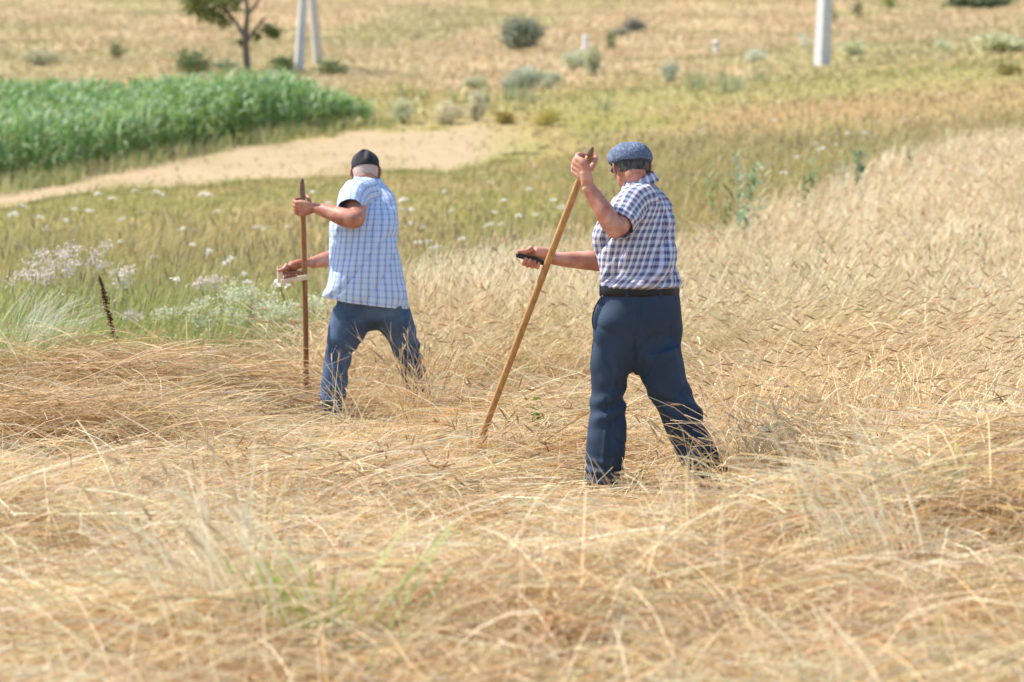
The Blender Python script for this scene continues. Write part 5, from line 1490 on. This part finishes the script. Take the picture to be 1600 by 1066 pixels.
flower_mass(205, 492, 30, 14, 17.2, "sparse pinkish flowers right of the dock stalk", "yarrow", (.66, .58, .52), 120)
flower_mass(330, 486, 70, 50, 16.9, "frothy cream bedstraw furthest left, above the straw bank", "bedstraw", CR, 760, (.36, .40, .20), .013)
flower_mass(395, 470, 70, 60, 17.2, "frothy cream bedstraw between the first clump and the upright scythe", "bedstraw", CR, 900, (.36, .40, .20), .013)
flower_mass(440, 500, 60, 50, 16.9, "frothy cream bedstraw just left of the upright scythe", "bedstraw", CR, 760, (.36, .40, .20), .013)
flower_mass(498, 490, 40, 50, 17.2, "frothy cream bedstraw between the scythe and the jeans", "bedstraw", CR, 560, (.36, .40, .20), .013)
flower_mass(255, 492, 50, 18, 17.0, "thin cream bedstraw between the dock stalk and the frothy clumps", "bedstraw", CR, 260, (.36, .40, .20), .012)

# --- weeds in the crop
def weed(px, py, hpx, Y, label, col, n=26, name="weed", lw=.03, ll=.12, cat="weed"):
    x = (px - 800) / FPX * Y; p = np.array([x, Y, W(px, py, Y)[2]]); z0 = float(terrain(x, Y)); m = Y / FPX
    p = np.array([x, Y, z0]); h = W(px, py - hpx, Y)[2] - z0
    h = max(h, .06)
    o = empty(name, p, label, cat); v = Veg()
    k = max(2, n // 9)
    for j in range(k):
        a = rng.uniform(0, 2 * PI); hh = h * rng.uniform(.7, 1)
        v.blades(p[None] + rng.normal(0, .03, (1, 3)) * [1, 1, 0], a, .05, .3, hh, .007, np.array([col]) * .9, 3)
        q = 9; t = np.linspace(.35, 1, q)
        r = p + np.stack([np.sin(.15) * math.cos(a) * hh * t, np.sin(.15) * math.sin(a) * hh * t, hh * t * .97], 1)
        v.blades(r, rng.uniform(0, 2 * PI, q), rng.uniform(.5, .9, q), rng.uniform(1.2, 2.0, q), rng.uniform(.6, 1.2, q) * ll, lw, jit(np.tile(np.array(col), (q, 1)), .14), 3, rng.uniform(-.5, .5, q), .4, True)
    v.build("leaves", M_LEAF, o)
TEAL = (.24, .33, .18); LGT = (.30, .36, .20)
weed(1155, 318, 80, 28.0, "tall blue-green weed clump at the edge of the wheat, right of the flat cap", TEAL, 60, lw=.05, ll=.20)
weed(1172, 300, 66, 28.6, "grey-green feathery weed beside the tall blue-green clump", (.36, .40, .26), 40, lw=.03, ll=.18)
weed(1125, 310, 50, 28.2, "low green weeds left of the tall blue-green clump", (.20, .26, .10), 40, lw=.04, ll=.16)
weed(1308, 295, 60, 34.0, "pale thistle-like weed on the wheat's far edge", (.38, .42, .28), 36, lw=.04, ll=.20)
weed(1345, 285, 56, 34.5, "dark teal weed on the wheat's far edge", (.15, .25, .15), 36, lw=.05, ll=.20)
weed(1258, 285, 44, 32.5, "small green weed between the two weed clumps at the wheat's edge", (.20, .28, .12), 28, lw=.05, ll=.18)
weed(1430, 270, 50, 37.0, "green stalks sprouting from the far wheat near the right", (.28, .32, .16), 30, lw=.04, ll=.18)
weed(1388, 590, 44, 12.3, "dark green thistle alone in the laid wheat right of the man", (.09, .15, .06), 22, lw=.016, ll=.07)
weed(1262, 410, 50, 19.5, "bluish weed low in the standing wheat", (.28, .34, .22), 18, lw=.02, ll=.09)
weed(1520, 395, 46, 20.5, "dark-leaved weed in the wheat at right", (.15, .22, .11), 18, lw=.02, ll=.09)
weed(1470, 400, 36, 20.0, "yellow-green weed in the wheat left of the dark-leaved one", (.34, .36, .10), 18, lw=.02, ll=.09)
weed(1520, 900, 56, 8.2, "grey-green leafy sprig in the right foreground straw", (.34, .42, .30), 24, lw=.018, ll=.06)
weed(1250, 900, 44, 8.3, "faint grey-green sprig left of the foreground straw tuft", (.40, .46, .36), 12, lw=.014, ll=.05)
weed(1470, 960, 40, 7.7, "pale sprig below the leafy one in the foreground", (.42, .46, .36), 14, lw=.014, ll=.05)
weed(1340, 1040, 30, 7.0, "light green clover leaves at the bottom edge", (.34, .50, .20), 16, lw=.022, ll=.05)
weed(850, 650, 28, 12.6, "bindweed with a few round green leaves beside the slanting shaft", (.20, .27, .05), 10, "bindweed", .035, .045)
weed(185, 600, 34, 14.6, "blue-green leaves peeping from the straw bank at left", (.26, .36, .24), 24, lw=.02, ll=.07)
weed(95, 600, 40, 14.9, "thin green shoots at the left end of the straw bank", (.32, .36, .14), 16, lw=.012, ll=.10)
weed(1500, 640, 40, 12.0, "yellowish green weed in the laid wheat at the far right", (.38, .38, .10), 22, lw=.014, ll=.10)
weed(595, 970, 60, 7.4, "dark green leaves at the foot of the pale stalk in front", (.16, .26, .12), 10, lw=.018, ll=.06)

# --- dock stalk
def dock():
    Y = 15.4; b = W(196, 610, Y); t = W(155, 430, Y)
    b[2] = float(terrain(b[0], Y))
    o = empty("dock_stalk", b, "dark brown dry dock stalk leaning left above the straw bank", "plant")
    u = Union(); mid = (b + t) / 2 + np.array([.012, 0, 0]); u.add(tube([b, mid, t], [.0055, .0045, .0025], 8, 4)); link_mesh("stem", u.raw("stem"), noise_mat("dry_dock", (.06, .022, .012), (.14, .05, .025), 40, .8), o)
    v = Veg(); n = 420; s_ = np.linspace(.30, .98, n); c = b + (t - b) * s_[:, None] + np.array([.012, 0, 0]) * np.sin(PI * s_)[:, None]
    wsp = .017 * (1.1 - s_) * (0.35 + vnoise(s_ * 16, s_ * 0, None, 301) * 1.2) + .003
    c = c + rng.normal(size=(n, 3)) * wsp[:, None]
    v.quads(c, .013, jit(np.tile(np.array([.13, .045, .022]), (n, 1)), .2)); v.build("seed_head", M_PLANT, o)
dock()

# --- grass tufts
def tuft(px, py, Y, label, name, n, L, col, fan=(PI, 0.9), width=.004, th=(.1, 1.0), cat="grass tuft", earfrac=.0, spread=.08, colt=None):
    x = (px - 800) / FPX * Y; p = np.array([x, Y, float(terrain(x, Y))])
    o = empty(name, p, label, cat); v = Veg()
    az = rng.normal(fan[0], fan[1], n); r = p + rng.normal(size=(n, 3)) * [spread, spread, 0]
    c = jit(np.tile(np.array(col), (n, 1)), .10)
    tip, d = v.blades(r, az, rng.uniform(th[0] * .3, th[0] * 1.4, n), rng.uniform(th[1] * .5, th[1] * 1.4, n), rng.uniform(L[0], L[1], n), width, c, 6, None, .5, False, c if colt is None else jit(np.tile(np.array(colt), (n, 1)), .1))
    m = rng.uniform(0, 1, n) < earfrac
    if m.any(): ears(v, tip[m], d[m], rng.uniform(.06, .09, m.sum()), jit(np.tile(np.array([.62, .46, .26]), (m.sum(), 1)), .1), 4)
    v.build("blades", M_PLANT, o)
tuft(395, 1075, 6.75, "tall pale grass tuft fanning left in the foreground", "grass_tuft", 150, (.35, .74), C_PALE, (2.9, .8), .0055, (.25, 1.0), earfrac=.12, spread=.13)
tuft(340, 905, 7.9, "few upright bleached stalks left in the foreground", "grass_tuft", 9, (.34, .56), C_PALE, (2.2, 1.4), .0075, (.12, .5), spread=.06, earfrac=.3)
tuft(1395, 985, 7.5, "tall pale grass tuft leaning left at right in the foreground", "grass_tuft", 80, (.38, .74), C_PALE, (2.95, .6), .0055, (.2, .8), earfrac=.12, spread=.10)
tuft(250, 990, 7.3, "spreading dry grass tuft at the lower left", "grass_tuft", 70, (.28, .60), (.72, .57, .34), (3.0, 1.0), .004, (.4, 1.2), earfrac=.08, spread=.16)
tuft(1590, 600, 12.0, "long arching pale stalks at the right edge", "grass_tuft", 26, (.5, .95), C_PALE, (2.7, .5), .0035, (.15, 1.2), earfrac=.2, spread=.08)
tuft(1215, 730, 10.9, "dry stalks bending left beside the trouser leg", "grass_tuft", 22, (.25, .55), C_STRAW, (2.8, .7), .0038, (.15, 1.3), earfrac=.3, spread=.08)
tuft(25, 900, 9.3, "crossing bleached stalks at the left edge", "grass_tuft", 26, (.3, .55), C_PALE, (1.5, 1.6), .004, (.3, .9), spread=.10)
tuft(20, 640, 15.6, "feathery grey-green grass tuft at the left edge of the meadow", "feather_grass", 280, (.45, .90), (.42, .45, .28), (.3, .8), .004, (.15, 1.25), spread=.12, colt=(.70, .71, .56))
tuft(500, 1085, 6.6, "bright green blades left of centre at the bottom", "green_grass", 22, (.22, .46), (.24, .40, .03), (2.6, .6), .014, (.3, .7), spread=.06, colt=(.40, .50, .08))
tuft(410, 1015, 7.0, "single pair of green blades inside the pale fanning tuft", "green_grass", 3, (.24, .36), (.24, .40, .03), (2.8, .3), .016, (.3, .5), spread=.03)
tuft(525, 1090, 6.7, "pale green stalk leaning right from the bottom edge", "green_grass", 7, (.42, .66), (.42, .52, .14), (.25, .14), .013, (.5, .6), spread=.03, colt=(.50, .58, .24))
tuft(652, 640, 13.9, "upright straw clump hiding the right shin of the man in jeans", "grass_tuft", 120, (.25, .62), C_STRAW, (1.5, 2.0), .0036, (.15, 1.0), spread=.11, earfrac=.35)
tuft(540, 660, 13.9, "thin stalks crossing the left shin of the man in jeans", "grass_tuft", 26, (.2, .5), C_PALE, (1.5, 2.0), .0032, (.2, 1.0), spread=.09, earfrac=.4)
tuft(1085, 770, 11.0, "bent stalks with a drooping ear crossing the right trouser leg", "grass_tuft", 22, (.2, .46), C_PALE, (2.6, 1.2), .0034, (.15, 1.5), spread=.07, earfrac=.4)
tuft(768, 690, 11.75, "low straw clump round the foot of the slanting pale shaft", "grass_tuft", 60, (.12, .34), C_STRAW, (1.5, 2.0), .0036, (.3, 1.3), spread=.10, earfrac=.25)
tuft(560, 740, 11.4, "short dry tuft in front of the farther man", "grass_tuft", 30, (.15, .4), C_STRAW, (1.5, 2.0), .0035, (.3, 1.0), spread=.12)
